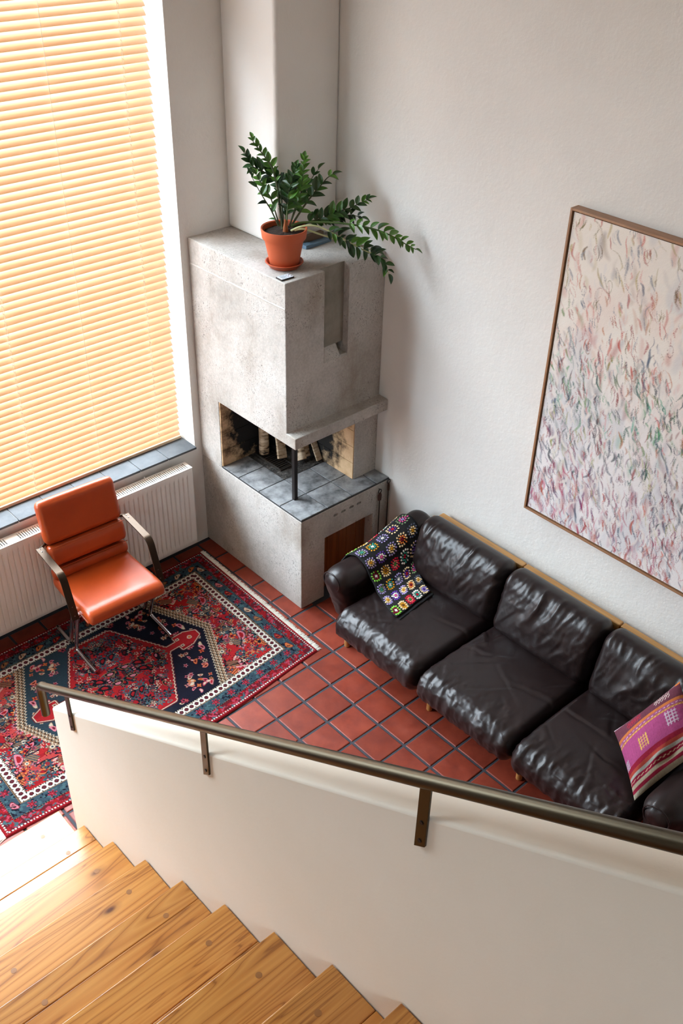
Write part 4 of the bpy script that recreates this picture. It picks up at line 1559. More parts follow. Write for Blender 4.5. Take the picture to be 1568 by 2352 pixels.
for k in range(230):
    ds, dt = rr.uniform(0.20, 0.83), rr.uniform(0.0, 0.43)
    r = rr.uniform(0.014, 0.042)
    ch_ = rr.randint(6)
    if ch_ < 3:
        c3 = ['slate', 'navy', 'black', 'teal', 'navy'][rr.randint(5)]
        cornerm.append((ds, dt, r, flower(r, ['tan', 'pink', 'slate', 'navy', 'orange', 'rose', 'black', 'teal', 'slate'][rr.randint(9)], ['red', 'cream', 'navy', 'wine'][rr.randint(4)], c3, rr.randint(4, 8), rr.rand() * 6)))
    elif ch_ == 3:
        cornerm.append((ds, dt, r * 1.5, boteh(r * 1.3, ['orange', 'pink', 'slate'][rr.randint(3)], 'red', ['navy', 'cream', 'slate'][rr.randint(3)], rr.rand() * 6)))
    elif ch_ == 4:
        cornerm.append((ds, dt, r * 1.6, stripes(r, ['orange', 'tan'][rr.randint(2)], ['slate', 'wine'][rr.randint(2)], rr.rand() * 3)))
    else:
        cornerm.append((ds, dt, r * 1.5, dots(r * 0.6, 'cream', 7)))
mirror4(cornerm)
for k in range(70):
    s0, t0 = rr.uniform(0.24, 1.8), rr.uniform(0.22, 1.02)
    a = rr.rand() * 6.28; L = rr.uniform(0.03, 0.08)
    line(s0, t0, s0 + L * math.cos(a), t0 + L * math.sin(a), 0.0042, ['navy', 'slate', 'teal', 'black'][rr.randint(4)])
for k in range(1500):
    s0, t0 = rr.uniform(0.2, 1.84), rr.uniform(0.2, 1.05)
    def sp(sub, ds, dt, c=['cream', 'navy', 'slate', 'orange', 'pink', 'black', 'red', 'black', 'navy', 'slate', 'wine'][rr.randint(11)], r=rr.uniform(0.003, 0.006)):
        sub[np.abs(ds) + np.abs(dt) < r] = pal[c]
    stamp(s0, t0, 0.008, sp)
# --- big hexagon
E1 = (0.600 - 0.455 * aT) - aS
E1 = np.minimum(E1, (0.452 - aT) * 0.9)
zig = 0.014 * (tri(T / 0.021) - 0.5) * (E1 > -0.09)
zig = np.where((0.452 - aT) * 0.9 < (0.600 - 0.455 * aT) - aS, 0.014 * (tri(S / 0.021) - 0.5), zig)
Ez = E1 + zig
for (lo, hi, c) in ((-0.052, -0.045, 'cream'), (-0.045, -0.034, 'tan'), (-0.034, -0.027, 'black'), (-0.027, -0.020, 'cream'), (-0.020, -0.012, 'tan'), (-0.012, -0.004, 'black'), (-0.004, 0.003, 'cream')):
    put_mask((Ez >= lo) & (Ez < hi), c)
inhex = Ez >= 0.003
navyness = smooth01((1.12 - S) / 0.25)[..., None]
mixc = pal['navy'] * navyness + (pal['slate'] * 0.62) * (1 - navyness)
C[inhex] = mixc[inhex]
hexm = []
for k in range(120):
    ds = rr.uniform(0.12, 0.56); dt = rr.uniform(0.0, 0.42)
    e1 = (0.600 - 0.455 * dt) - ds; e2 = (0.335 - 0.545 * dt) - ds
    if e1 < 0.045 or e2 > -0.03: continue
    r = rr.uniform(0.012, 0.022)
    if rr.rand() < 0.5:
        hexm.append((ds, dt, r * 1.4, boteh(r * 1.25, ['rose', 'orange', 'pink', 'cream'][rr.randint(4)], ['cream', 'red', 'wine'][rr.randint(3)], ['wine', 'pink', 'tan'][rr.randint(3)], rr.rand() * 6)))
    else:
        hexm.append((ds, dt, r * 1.2, flower(r, ['pink', 'cream', 'rose', 'orange'][rr.randint(4)], ['red', 'orange', 'navy'][rr.randint(3)], ['wine', 'tan', 'slate'][rr.randint(3)], rr.randint(4, 7), rr.rand() * 6)))
mirror4(hexm)
# --- inner red hexagon with hooked poles
E2 = np.minimum((0.335 - 0.545 * aT) - aS, (0.375 - aT) * 0.9)
z2 = 0.009 * (tri(T / 0.024) - 0.5) + 0.004 * (tri(S / 0.02) - 0.5)
pole = (aT < 0.020) & (aS > 0.30) & (aS < 0.43)
head = (aS > 0.425) & (aS < 0.545) & (aT < 0.062 - 0.5 * np.abs(aS - 0.47)) 
notch = (aT > 0.020) & (aT < 0.040) & (aS > 0.40) & (aS < 0.452)
barb = (aT < 0.060) & (aS > 0.395) & (aS < 0.46) & ~notch
shape = (E2 + z2 > 0) | pole | ((head | barb))
def dilate(m, n):
    o_ = m.copy()
    for _ in range(n):
        q = o_.copy()
        q[1:] |= o_[:-1]; q[:-1] |= o_[1:]; q[:, 1:] |= o_[:, :-1]; q[:, :-1] |= o_[:, 1:]
        o_ = q
    return o_
out2 = dilate(shape, 2)
put_mask(dilate(shape, 4), 'wine'); put_mask(out2, 'cream'); put_mask(shape, 'red')
C[shape & (fbm(S * 4, T * 8, 9, 2) > 0.55)] = pal['scarlet']
inm = []
for k in range(150):
    ds = rr.uniform(0, 0.30); dt = rr.uniform(0, 0.35)
    if (0.335 - 0.545 * dt) - ds < 0.030: continue
    r = rr.uniform(0.016, 0.036)
    cc = rr.randint(5)
    if cc < 2:
        inm.append((ds, dt, r * 1.2, flower(r, ['slate', 'navy', 'teal', 'black', 'slate'][rr.randint(5)], ['red', 'wine', 'tan'][rr.randint(3)], ['navy', 'slate', 'black'][rr.randint(3)], rr.randint(5, 9), rr.rand() * 6)))
    elif cc == 2:
        inm.append((ds, dt, r * 1.5, dots(r * 0.45, 'cream', 5)))
    elif cc == 3:
        inm.append((ds, dt, r * 1.5, boteh(r * 1.2, ['slate', 'black', 'teal'][rr.randint(3)], ['red', 'pink', 'wine'][rr.randint(3)], ['tan', 'navy', 'slate'][rr.randint(3)], rr.rand() * 6)))
    else:
        inm.append((ds, dt, r, flower(r * 0.55, ['slate', 'black', 'tan', 'red'][rr.randint(4)], 'rose', 'navy', 5, rr.rand() * 6)))
mirror4(inm)
put_mask((np.hypot(aS - 0.485, aT) < 0.016), 'cream'); put_mask((np.hypot(aS - 0.485, aT) < 0.009), 'orange')
# --- borders
dE = RS - S
eS = np.minimum(S, RS - S) - 0.0            # distance from the short ends
eT = np.minimum(T, RT - T)
e = np.minimum(eS, eT)
along = np.where(eS < eT, T, S)
bd = e < 0.205
C[bd] = pal['wine']
def strip(lo, hi, c):
    put_mask((e >= lo) & (e < hi), c)
strip(0, 0.016, 'red')
strip(0.016, 0.020, 'wine')
strip(0.020, 0.076, 'wine')
mk = (e >= 0.020) & (e < 0.076) & (fbm(S * 60, T * 60, 12, 2) > 0.55); C[mk] = pal['red']
mk = (e >= 0.020) & (e < 0.076) & (fbm(S * 70, T * 70, 14, 2) > 0.66); C[mk] = pal['rose']
mk = (e >= 0.020) & (e < 0.076) & (fbm(S * 70, T * 70, 15, 2) > 0.68); C[mk] = pal['teal']
mk = (np.abs(e - 0.020) < 0.0035) & (tri(along / 0.016) > 0.5); C[mk] = pal['white']
strip(0.076, 0.080, 'tan'); 
mk = (np.abs(e - 0.0765) < 0.003) & (tri(along / 0.014) > 0.5); C[mk] = pal['black']
strip(0.080, 0.148, 'slate')
mk = (e >= 0.080) & (e < 0.148) & (fbm(S * 55, T * 55, 22, 2) > 0.60); C[mk] = pal['teal']
mk = (e >= 0.082) & (e < 0.146) & (fbm(S * 75, T * 75, 23, 2) > 0.66); C[mk] = pal['navy']
# leaf motifs in the slate border
def border_motif(cs, ct, ang, k):
    c1 = ['orange', 'pink', 'cream', 'red', 'tan'][k % 5]
    stamp(cs, ct, 0.05, boteh(0.034, c1, 'wine' if k % 2 else 'orange', 'wine', ang))
    stamp(cs, ct, 0.05, stripes(0.012, 'black', c1, ang + 0.7))
k = 0
for s0 in np.arange(0.16, RS - 0.1, 0.112):
    for t0 in (0.114, RT - 0.114):
        if k % 2 == 0: border_motif(s0, t0, 0.5 if t0 < 0.5 else -0.5, k)
        else: stamp(s0, t0, 0.03, flower(0.026, 'wine', 'red', 'rose', 6, 0.3))
        k += 1
for t0 in np.arange(0.16, RT - 0.1, 0.105):
    for s0 in (0.114, RS - 0.114):
        if k % 3 != 1: border_motif(s0, t0, 1.9, k)
        else: stamp(s0, t0, 0.03, flower(0.026, 'wine', 'red', 'rose', 6, 0.3))
        k += 1
strip(0.148, 0.152, 'tan')
mk = (np.abs(e - 0.1535) < 0.0025); C[mk] = pal['black']
mk = (np.abs(e - 0.1535) < 0.003) & (tri(along / 0.012) > 0.55); C[mk] = pal['tan']
strip(0.156, 0.198, 'white')
q = np.hypot(((along / 0.0345) % 1.0 - 0.5) * 0.0345, e - 0.177)
put_mask((e >= 0.156) & (e < 0.198) & (q < 0.0125), 'black'); put_mask((e >= 0.156) & (e < 0.198) & (q < 0.0095), 'wine'); put_mask((e >= 0.156) & (e < 0.198) & (q < 0.0030), 'slate')
q2 = np.hypot(((along / 0.0345 + 0.5) % 1.0 - 0.5) * 0.0345, np.abs(e - 0.177) - 0.018)
put_mask((e >= 0.156) & (e < 0.198) & (q2 < 0.0036), 'black')
mk = (np.abs(e - 0.2005) < 0.0028); C[mk] = pal['black']
mk = (np.abs(e - 0.2005) < 0.0028) & (tri(along / 0.013) > 0.6); C[mk] = pal['cream']
# weave and wear
C *= (0.80 + 0.40 * rr.rand(*S.shape))[..., None]
C *= (0.86 + 0.28 * fbm(S * 5, T * 5, 40, 3))[..., None]
C = (C * 0.95 + 0.05 * C.mean(-1, keepdims=True)) * 0.58
C = np.clip(C, 0, 1)
# lay it out on the floor: slightly bowed long edge
def rug_xy(s, t):
    x = -0.876 - 0.030 * (t / RT) - s * 1.0
    y = -0.112 - 0.028 * smooth01(s / 0.8) - (t / RT) * (1.250 + 0.034 * np.sin(np.clip(s / RS, 0, 1) * math.pi) - 0.026 * smooth01((s - 1.0) / 1.0))
    return x, y
rx, ry = rug_xy(S, T)
rz = 0.0085 + 0.0012 * (rr.rand(*S.shape) - 0.5) + 0.0016 * (fbm(S * 6, T * 6, 50, 2) - 0.5)
edge_ = np.minimum(np.minimum(S, RS - S), np.minimum(T, RT - T))
rz = np.where(edge_ < 0.004, 0.0015, rz)
rug = empty('persian_rug', (-1.89, -0.74, 0.0))
tag(rug, 'red and navy patterned wool rug with white fringe on the terracotta tiles', 'rug')
ro_ = np.array(world_origin(rug))
link('pile', grid_mesh('pile', np.stack([rx, ry, rz], -1) - ro_, 'rug_wool', C, flip=True), rug, (0, 0, 0))
fm = MB()
rq = random.Random(2)
for end in (0, 1):
    for k in range(1500):
        t = rq.uniform(0.002, RT - 0.002)
        s = 0.002 if end == 0 else RS - 0.002
        x, y = rug_xy(np.array(s), np.array(t)); x = float(x); y = float(y)
        dirx = 1 if end == 0 else -1
        L = rq.uniform(0.016, 0.036) if end == 0 else rq.uniform(0.03, 0.06)
        dy = rq.uniform(-0.35, 0.35) * L
        z0 = rq.uniform(0.003, 0.007)
        fm.tube([(x, y, z0), (x + dirx * L * 0.5, y + dy * 0.4, z0 - 0.001), (x + dirx * L, y + dy, 0.0022)], [0.0017, 0.0015, 0.0009], 4)
fo_ = fm.build('fringe', 'fringe_cotton', rug, fix=False)
fo_['kind'] = 'stuff'
# =================================================================== PAINTING
PY0, PY1, PZ0, PZ1 = -2.081, -3.62, 1.060, 2.714
pic = empty('painting', (0.0, (PY0 + PY1) / 2, PZ0))
tag(pic, 'large abstract painting of loose coloured scribbles in a thin wooden frame', 'painting')
PD = 0.058
for (a0, a1, z0, z1) in ((PY0, PY0 - 0.011, PZ0, PZ1), (PY1 + 0.011, PY1, PZ0, PZ1)):
    b = MB(); b.box((-PD, a1, z0), (-0.001, a0, z1)); b.build('frame_bar', 'frame_wood', pic, bevel=0.0012)
for (z0, z1) in ((PZ0, PZ0 + 0.011), (PZ1 - 0.011, PZ1)):
    b = MB(); b.box((-PD, PY1 + 0.0112, z0), (-0.001, PY0 - 0.0112, z1)); b.build('frame_bar', 'frame_wood', pic, bevel=0.0012)
b = MB(); b.box((-0.012, PY1 + 0.012, PZ0 + 0.012), (-0.002, PY0 - 0.012, PZ1 - 0.012)); b.build('backing_board', 'paper_brown', pic)
cw, chh = abs(PY1 - PY0) - 0.034, PZ1 - PZ0 - 0.034
nx_, nz_ = 530, 566
pu = np.linspace(0, cw, nx_); pv = np.linspace(0, chh, nz_)
PU, PV = np.meshgrid(pu, pv)                 # PU from the fireplace side, PV up
vv = PV / chh
base_ = lin3((240, 236, 235))[None, None] * (1 - smooth01((vv - 0.25) / 0.5))[..., None] + lin3((243, 236, 226))[None, None] * smooth01((vv - 0.25) / 0.5)[..., None]
CC = base_.copy()
pn = fbm(PU * 5, PV * 5, 71, 3)
pinkm = smooth01((pn - 0.52) / 0.30) * np.exp(-((vv - 0.70) / 0.22) ** 2) * 0.30
CC = CC * (1 - pinkm[..., None]) + lin3((236, 200, 190)) * pinkm[..., None]
bm_ = smooth01((fbm(PU * 7, PV * 4, 77, 3) - 0.52) / 0.12) * 0.35
CC = CC * (1 - bm_[..., None]) + lin3((196, 200, 208)) * bm_[..., None]
HH = 0.0012 * (fbm(PU * 60, PV * 60, 80, 3) - 0.5)
rp_ = np.random.RandomState(17)
def pcol(t):
    """palette by height: 0 bottom .. 1 top"""
    if t > 0.80: L_ = [(176, 160, 96), (150, 152, 160), (216, 132, 118), (196, 178, 120), (130, 128, 140), (190, 96, 84), (120, 92, 58)]
    elif t > 0.62: L_ = [(206, 104, 92), (196, 90, 60), (132, 128, 140), (216, 150, 138), (160, 140, 74), (104, 116, 136), (176, 60, 60), (196, 120, 60)]
    elif t > 0.36: L_ = [(34, 104, 96), (28, 96, 76), (70, 90, 110), (110, 126, 150), (64, 52, 66), (110, 168, 120), (70, 176, 146), (150, 60, 60), (186, 120, 76), (52, 66, 78), (120, 150, 90), (216, 130, 130)]
    elif t > 0.20: L_ = [(70, 78, 98), (96, 104, 124), (126, 50, 90), (60, 66, 72), (150, 116, 140), (48, 88, 84), (176, 176, 100), (164, 84, 84)]
    else: L_ = [(176, 36, 84), (166, 60, 44), (190, 88, 62), (116, 50, 110), (84, 90, 110), (214, 140, 160), (150, 34, 54), (100, 116, 134), (206, 160, 170), (214, 120, 100)]
    return lin3(L_[rp_.randint(len(L_))])
px_u = (nx_ - 1) / cw; px_v = (nz_ - 1) / chh
def stroke(pts, w, col, alpha, dry):
    n_ = len(pts)
    for i in range(n_):
        u, v_ = pts[i]
        ww = w * (0.55 + 0.45 * math.sin(math.pi * (i + 0.6) / n_))
        i0 = int((v_ - ww) * px_v) ; i1 = int((v_ + ww) * px_v) + 2
        j0 = int((u - ww) * px_u); j1 = int((u + ww) * px_u) + 2
        i0 = max(i0, 0); j0 = max(j0, 0); i1 = min(i1, nz_); j1 = min(j1, nx_)
        if i1 <= i0 or j1 <= j0: continue
        R = np.hypot(PU[i0:i1, j0:j1] - u, PV[i0:i1, j0:j1] - v_)
        a = np.clip(1.2 - R / ww, 0, 1) * alpha
        a = a * (rp_.rand(*a.shape) > dry)
        CC[i0:i1, j0:j1] = CC[i0:i1, j0:j1] * (1 - a[..., None]) + col * a[..., None]
        HH[i0:i1, j0:j1] = np.maximum(HH[i0:i1, j0:j1], 0.0006 * np.clip(1.0 - R / ww, 0, 1) * rp_.rand())
def path_of(kind, u, v_, L, ang):
    n_ = max(6, int(L / 0.0035))
    t = np.linspace(0, 1, n_)
    if kind == 'curve':
        cvr = rp_.uniform(-0.22, 0.22) * L
        x = (t - 0.5) * L; y = cvr * (1 - (2 * t - 1) ** 2) + 0.0022 * np.sin(t * rp_.uniform(3, 9) + rp_.rand() * 6)
    elif kind == 'loop':
        x = 0.32 * L * np.cos(2 * math.pi * t * 1.1); y = 0.16 * L * np.sin(2 * math.pi * t * 1.1)
    else:
        x = (t - 0.5) * L; y = 0.010 * np.sin(t * 6.28 * rp_.uniform(2, 4))
    ca, sa = math.cos(ang), math.sin(ang)
    return [(u + a * ca - b_ * sa, v_ + a * sa + b_ * ca) for a, b_ in zip(x, y)]
def dens(v_):
    return 0.42 if v_ > 0.84 else (0.40 if v_ > 0.64 else 1.0)
def spot():
    while True:
        v_ = rp_.rand()
        if rp_.rand() < dens(v_):
            return rp_.rand() * cw, v_
for k in range(420):                        # thin washes
    u, v_ = spot()
    stroke(path_of('curve', u, v_ * chh, rp_.uniform(0.04, 0.12), math.pi / 2 + rp_.normal(0.25, 0.3)), rp_.uniform(0.010, 0.022), pcol(v_ + rp_.normal(0, 0.06)), rp_.uniform(0.03, 0.09), 0.1)
for k in range(1900):                       # soft brush dabs
    u, v_ = spot()
    ang = math.pi / 2 + rp_.normal(0.24, 0.24)
    stroke(path_of('curve', u, v_ * chh, rp_.uniform(0.025, 0.095), ang), rp_.uniform(0.0035, 0.0085), pcol(v_ + rp_.normal(0, 0.06)), rp_.uniform(0.25, 0.7), rp_.choice([0.1, 0.35, 0.55]))
for k in range(420):                        # white impasto over them
    u, v_ = spot()
    stroke(path_of('curve', u, v_ * chh, rp_.uniform(0.03, 0.09), math.pi / 2 + rp_.normal(0.2, 0.4)), rp_.uniform(0.005, 0.012), lin3((236, 230, 224)), 0.55, 0.2)
for k in range(430):                        # hatched crayon scribbles
    u, v_ = spot()
    col_ = pcol(v_ + rp_.normal(0, 0.06)) * rp_.uniform(0.55, 1.0)
    ang = math.pi / 2 + rp_.normal(0.26, 0.24); L = rp_.uniform(0.024, 0.070)
    n_ = rp_.randint(1, 5); gap = rp_.uniform(0.006, 0.011)
    for q_ in range(n_):
        stroke(path_of('curve', u + q_ * gap + rp_.normal(0, 0.002), v_ * chh + rp_.normal(0, 0.006), L * rp_.uniform(0.7, 1.2), ang + rp_.normal(0, 0.08)), rp_.uniform(0.0024, 0.0042), col_, rp_.uniform(0.6, 0.95), rp_.choice([0.0, 0.3, 0.5]))
for k in range(120):                        # dark accents and loops
    u, v_ = spot()
    kd = 'loop' if rp_.rand() < 0.5 else 'curve'
    stroke(path_of(kd, u, v_ * chh, rp_.uniform(0.04, 0.10), math.pi / 2 + rp_.normal(0.25, 0.3)), rp_.uniform(0.0022, 0.0042), pcol(v_ + rp_.normal(0, 0.05)) * 0.55, rp_.uniform(0.5, 0.85), 0.3)
CC = np.clip(CC, 0, 1)
cyv = PY0 - 0.017 - PU; czv = PZ0 + 0.017 + PV
po = np.array(world_origin(pic))
Gp = np.stack([np.full_like(PU, -PD + 0.010) - HH, cyv, czv], -1)
link('canvas', grid_mesh('canvas', Gp - po, 'canvas_paint', CC, flip=False), pic, (0, 0, 0))

# =================================================================== POTTED PLANT
PCX, PCY = -0.580, -0.682
plant = empty('potted_plant', (PCX, PCY, H3))
tag(plant, 'glossy green plant with arching stems in a terracotta pot on the concrete hood', 'plant')
b = MB(); b.lathe((PCX, PCY, H3), [(0.0001, 0.0005), (0.074, 0.0005), (0.082, 0.004), (0.098, 0.029), (0.101, 0.031), (0.1035, 0.029), (0.1035, 0.031), (0.100, 0.0325), (0.095, 0.031), (0.080, 0.008), (0.0001, 0.008)], 48)
b.build('saucer', 'pot_plastic', plant, smooth=True, angle=50)
PH = 0.212
b = MB(); b.lathe((PCX, PCY, H3 + 0.0085), [(0.0001, 0), (0.073, 0), (0.077, 0.004), (0.106, 0.148), (0.1155, 0.150), (0.1175, 0.154), (0.1235, 0.198), (0.1225, PH - 0.008), (0.119, PH - 0.008), (0.1135, PH - 0.012), (0.108, 0.170), (0.0001, 0.168)], 56)
b.build('pot', 'pot_terracotta', plant, smooth=True, angle=40)
n = 40
rr_ = np.linspace(0, 0.1075, 14); th_ = np.linspace(0, 2 * math.pi, n + 1)
RR, TH = np.meshgrid(rr_, th_)
sx_ = PCX + RR * np.cos(TH); sy_ = PCY + RR * np.sin(TH)
sz_ = H3 + 0.0085 + 0.178 + 0.010 * (fbm(sx_ * 60, sy_ * 60, 5, 3) - 0.5) + 0.008 * (1 - RR / 0.1075)
Gs = np.stack([sx_, sy_, sz_], -1)
po_ = np.array(world_origin(plant))
link('soil', grid_mesh('soil', Gs - po_, 'soil'), plant, (0, 0, 0))
# leaflet meshes: pointed ellipse with a folded mid rib, tip along +x
def leaf_mesh(name, mat, L=1.0, W=0.36, fold=0.10, droop=0.12):
    mb = MB(); vs = []; fs = []
    n_ = 9
    for i in range(n_):
        t = i / (n_ - 1)
        w = W * 0.5 * (math.sin(math.pi * min(1, t ** 0.85)) ** 0.8 if 0 < t < 1 else 0.0) + (0.012 if t == 0 else 0)
        z = -droop * t * t
        for q in (-1, -0.5, 0, 0.5, 1):
            vs.append((t * L, q * w, z + fold * abs(q) * w * 2 * 0.9))
    for i in range(n_ - 1):
        for k in range(4):
            a = 5 * i + k
            fs.append((a, a + 1, a + 6, a + 5))
    mb.add(vs, fs)
    return mb.mesh(name, mat, True, None)
leafs = {m_: [leaf_mesh('leaflet', m_, W=w_, fold=f_, droop=d_) for (w_, f_, d_) in ((0.50, 0.45, 0.10), (0.44, 0.7, 0.18), (0.54, 0.30, 0.05))] for m_ in ('leaf_dark', 'leaf_bright')}
D0 = depth_of((PCX, PCY, H3 + 0.2))
rl = random.Random(21)
def catmull(P, n_=7):
    out = []
    for i in range(len(P) - 1):
        p0 = P[max(i - 1, 0)]; p1 = P[i]; p2 = P[i + 1]; p3 = P[min(i + 2, len(P) - 1)]
        for k in range(n_):
            t = k / n_
            out.append(0.5 * ((2 * p1) + (-p0 + p2) * t + (2 * p0 - 5 * p1 + 4 * p2 - p3) * t * t + (-p0 + 3 * p1 - 3 * p2 + p3) * t ** 3))
    out.append(P[-1])
    return out
def stem(pxs, dz, r0, mat, leafmat_, start=0.3, step=0.024, lsize=0.062, two=True, tip=True, spread=62):
    P = [np.array(pix(u, v_, D0 + d)) for (u, v_), d in zip(pxs, dz)]
    C_ = catmull(P)
    n_ = len(C_)
    rs = [r0 * (1 - 0.72 * i / (n_ - 1)) for i in range(n_)]
    t_ = MB(); t_.tube([Vector(p) for p in C_], rs, 8)
    st = t_.build('stem', mat, plant, smooth=True)
    so_ = world_origin(st)
    cum = [0]
    for a, b_ in zip(C_[:-1], C_[1:]): cum.append(cum[-1] + float(np.linalg.norm(b_ - a)))
    tot = cum[-1]
    s = start * tot; side = 1; ref = None
    while s < tot - 0.004:
        i = min(max(1, int(np.searchsorted(cum, s))), n_ - 1)
        f = (s - cum[i - 1]) / max(cum[i] - cum[i - 1], 1e-6)
        p = Vector(C_[i - 1] + (C_[i] - C_[i - 1]) * f)
        d = Vector(C_[i] - C_[i - 1]).normalized()
        ax = Vector(AX_F)
        sv = d.cross(ax)
        sv = sv.normalized() if sv.length > 1e-4 else Vector((1, 0, 0))
        k = 0.55 + 0.45 * math.sin(math.pi * min(1, (s / tot - start) / (1 - start) * 0.8 + 0.22))
        for q in ((1, -1) if two else (side,)):
            sp = math.radians(spread + rl.uniform(-16, 12)) * (1 - 0.35 * s / tot)
            dirv = d * math.cos(sp) + sv * (q * math.sin(sp)) + ax * rl.uniform(-0.55, 0.35) + Vector((0, 0, 0.10))
            dirv.normalize()
            up = Vector((rl.uniform(-.5, .3), rl.uniform(-.6, .2), 1.0)) - ax * 0.5
            zx = (up - dirv * up.dot(dirv)).normalized()
            yx = zx.cross(dirv)
            L = lsize * 1.06 * k * rl.uniform(0.75, 1.15)
            R3 = Matrix((dirv, yx, zx)).transposed()
            o_ = link('leaflet', rl.choice(leafs[leafmat_ if rl.random() > 0.12 else 'leaf_bright']), st, (p + Vector((rl.uniform(-1, 1), rl.uniform(-1, 1), 0)) * 0.002) - so_)
            o_.rotation_euler = R3.to_euler()
            o_.scale = (L, L, L)
        s += step * 1.50 * rl.uniform(0.8, 1.2); side = -side
    if tip:
        d = Vector(C_[-1] - C_[-2]).normalized()
        up = Vector((0, 0, 1)); zx = (up - d * up.dot(d))
        zx = zx.normalized() if zx.length > 1e-3 else Vector((1, 0, 0))
        R3 = Matrix((d, zx.cross(d), zx)).transposed()
        o_ = link('leaflet', leafs[leafmat_][0], st, Vector(C_[-1]) - d * 0.004 - so_)
        o_.rotation_euler = R3.to_euler(); L = lsize * 0.8; o_.scale = (L, L, L)
    return st
stem([(648, 527), (637, 434), (627, 392), (616, 371), (601, 351), (583, 328), (579, 318)], [0, 0.0, -0.01, -0.02, -0.03, -0.04, -0.04], 0.0065, 'stem_dark', 'leaf_bright', 0.50, 0.022, 0.055)
stem([(650, 527), (648, 485), (641, 425), (624, 407), (604, 394), (580, 382), (569, 364), (560, 351)], [0, 0.02, 0.03, 0.02, 0.0, -0.02, -0.03, -0.03], 0.0065, 'stem_dark', 'leaf_dark', 0.34, 0.019, 0.070)
stem([(640, 520), (622, 482), (609, 461), (593, 434), (583, 416), (576, 401)], [0, -0.03, -0.05, -0.06, -0.06, -0.06], 0.0045, 'stem_dark', 'leaf_dark', 0.12, 0.030, 0.060, False)
stem([(642, 520), (623, 459), (613, 441), (595, 413), (587, 399)], [0, -0.02, -0.03, -0.04, -0.04], 0.0045, 'stem_dark', 'leaf_bright', 0.35, 0.026, 0.055)
stem([(657, 527), (660, 476), (667, 422), (674, 404), (679, 386)], [0, -0.02, -0.02, -0.02, -0.02], 0.0055, 'stem_green', 'leaf_dark', 0.30, 0.020, 0.066)
stem([(652, 524), (657, 490), (660, 440), (652, 412)], [0.02, 0.03, 0.04, 0.05], 0.005, 'stem_green', 'leaf_dark', 0.25, 0.024, 0.064)
stem([(664, 522), (680, 472), (692, 438), (694, 402), (698, 366)], [0, 0.02, 0.03, 0.03, 0.03], 0.0055, 'stem_dark', 'leaf_bright', 0.28, 0.021, 0.066)
stem([(668, 520), (693, 481), (718, 447), (740, 422), (752, 408), (764, 402)], [0, 0.03, 0.05, 0.06, 0.06, 0.06], 0.0060, 'stem_dark', 'leaf_dark', 0.26, 0.034, 0.074, True)
stem([(664, 520), (684, 470), (708, 424), (722, 400), (732, 388)], [0.03, 0.09, 0.12, 0.13, 0.13], 0.0045, 'stem_dark', 'leaf_dark', 0.35, 0.036, 0.066)
stem([(668, 519), (696, 511), (760, 511), (815, 517), (868, 529), (905, 545), (935, 563), (955, 573)], [0, 0.02, 0.02, 0.0, 0.0, 0.02, 0.04, 0.06], 0.0075, 'stem_green', 'leaf_bright', 0.46, 0.024, 0.060)
stem([(668, 530), (690, 521), (716, 518), (745, 526), (790, 550), (830, 572), (866, 589), (884, 607), (892, 630)], [-0.03, -0.05, -0.05, -0.04, -0.02, 0.0, 0.02, 0.04, 0.05], 0.0062, 'stem_pale', 'leaf_dark', 0.34, 0.023, 0.074)
stem([(676, 529), (700, 527), (740, 540), (780, 552), (830, 566), (868, 580)], [-0.01, -0.01, 0.04, 0.09, 0.13, 0.16], 0.0065, 'stem_pale', 'leaf_dark', 0.55, 0.028, 0.060)
stem([(672, 521), (704, 511), (744, 500), (782, 485), (804, 477), (830, 465), (846, 458)], [0.02, 0.05, 0.08, 0.10, 0.11, 0.12, 0.12], 0.0050, 'stem_dark', 'leaf_dark', 0.22, 0.022, 0.066)
stem([(672, 524), (720, 508), (770, 498), (806, 494), (830, 500)], [0.03, 0.08, 0.12, 0.13, 0.13], 0.0050, 'stem_dark', 'leaf_dark', 0.35, 0.022, 0.066)
b = MB(); b.lathe((PCX + 0.0, PCY - 0.012, H3 + 0.185), [(0.016, 0.0), (0.013, 0.03), (0.007, 0.060), (0.003, 0.075)], 9)
b.build('husk', 'husk', plant, smooth=True)

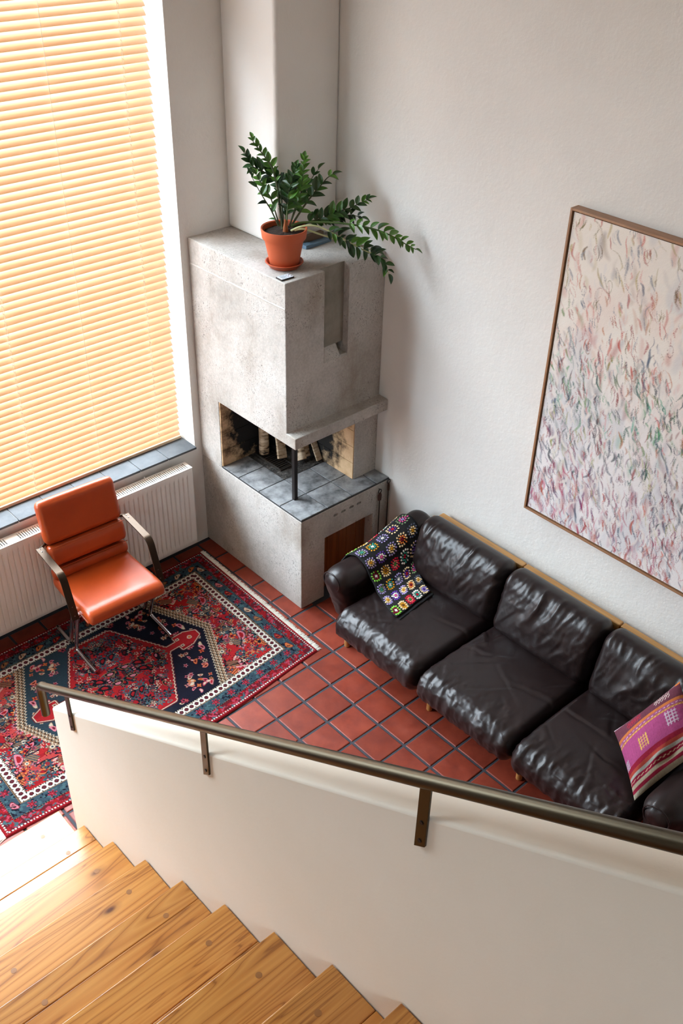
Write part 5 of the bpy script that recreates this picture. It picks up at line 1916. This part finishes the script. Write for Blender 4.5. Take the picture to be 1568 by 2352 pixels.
# =================================================================== SMALL THINGS ON THE HOOD
# small gadget with a pale face
gp = [(-0.724, -0.782), (-0.641, -0.789), (-0.641, -0.842), (-0.729, -0.838)]
gad = empty('handheld_gadget', (-0.684, -0.813, H3))
tag(gad, 'small flat black gadget with pale printed face lying in front of the plant pot', 'gadget')
ang = math.radians(-2)
Rz = Matrix.Rotation(ang, 4, 'Z')
b = MB(); b.box((-0.042, -0.026, 0.0005), (0.042, 0.026, 0.0085), Rz)
b.build('case', 'plastic_black', gad, local=True, bevel=0.002)
n1, n2 = 84, 52
U, V = np.meshgrid(np.linspace(-0.0395, 0.0395, n1), np.linspace(-0.0235, 0.0235, n2))
Cg = np.zeros(U.shape + (3,)); Cg[:] = lin3((206, 212, 218))
key = (U > -0.028) & (U < 0.006) & (np.abs(V) < 0.018) & (np.mod(U + 0.028, 0.0085) > 0.0025) & (np.mod(V + 0.018, 0.009) > 0.003); Cg[key] = lin3((120, 132, 142))
for (cu, cv, r, c) in ((0.016, 0.010, 0.0035, (60, 62, 90)), (0.016, -0.008, 0.0035, (70, 72, 100)), (0.024, 0.002, 0.003, (150, 60, 70)), (0.034, 0.010, 0.004, (40, 40, 46)), (0.034, -0.010, 0.004, (50, 50, 60))):
    Cg[np.hypot(U - cu, V - cv) < r] = lin3(c)
Gg = np.stack([U, V, np.full_like(U, 0.0087)], -1) @ np.array(Rz.to_3x3()).T
link('printed_face', grid_mesh('printed_face', Gg, 'gadget_face', Cg), gad, (0, 0, 0))
# flat blue case behind the pot
bx = empty('flat_case', (-0.225, -0.545, H3))
tag(bx, 'flat blue grey case lying behind the plant pot at the chimney', 'case')
bx.rotation_euler = (0, 0, math.radians(3))
b = MB(); b.box((-0.110, -0.024, 0.0004), (0.090, 0.024, 0.017)); b.build('body', 'blue_cover', bx, local=True, bevel=0.002)
b = MB(); b.box((-0.1105, -0.0245, 0.0172), (-0.055, 0.0245, 0.0215)); b.build('flap', 'blue_cover', bx, local=True, bevel=0.0015)
b = MB(); b.box((-0.090, 0.0255, 0.0004), (0.075, 0.055, 0.050)); 
o = b.build('box', 'paper_brown', bx, local=True, bevel=0.002)
# loose wire at the wall end of the hood
b = MB()
wp = [(-0.100, -0.700, H3 + 0.003), (-0.070, -0.705, H3 + 0.010), (-0.048, -0.735, H3 + 0.004), (-0.032, -0.760, H3 + 0.012), (-0.020, -0.800, H3 + 0.006), (-0.014, -0.845, H3 + 0.004), (-0.022, -0.866, H3 + 0.003)]
b.tube([Vector(p_) for p_ in catmull([np.array(q_) for q_ in wp], 6)], 0.0022, 6)
o = b.build('loose_wire', 'wire_brown', smooth=True)
tag(o, 'thin brown wire curling along the hood edge at the white wall', 'wire')
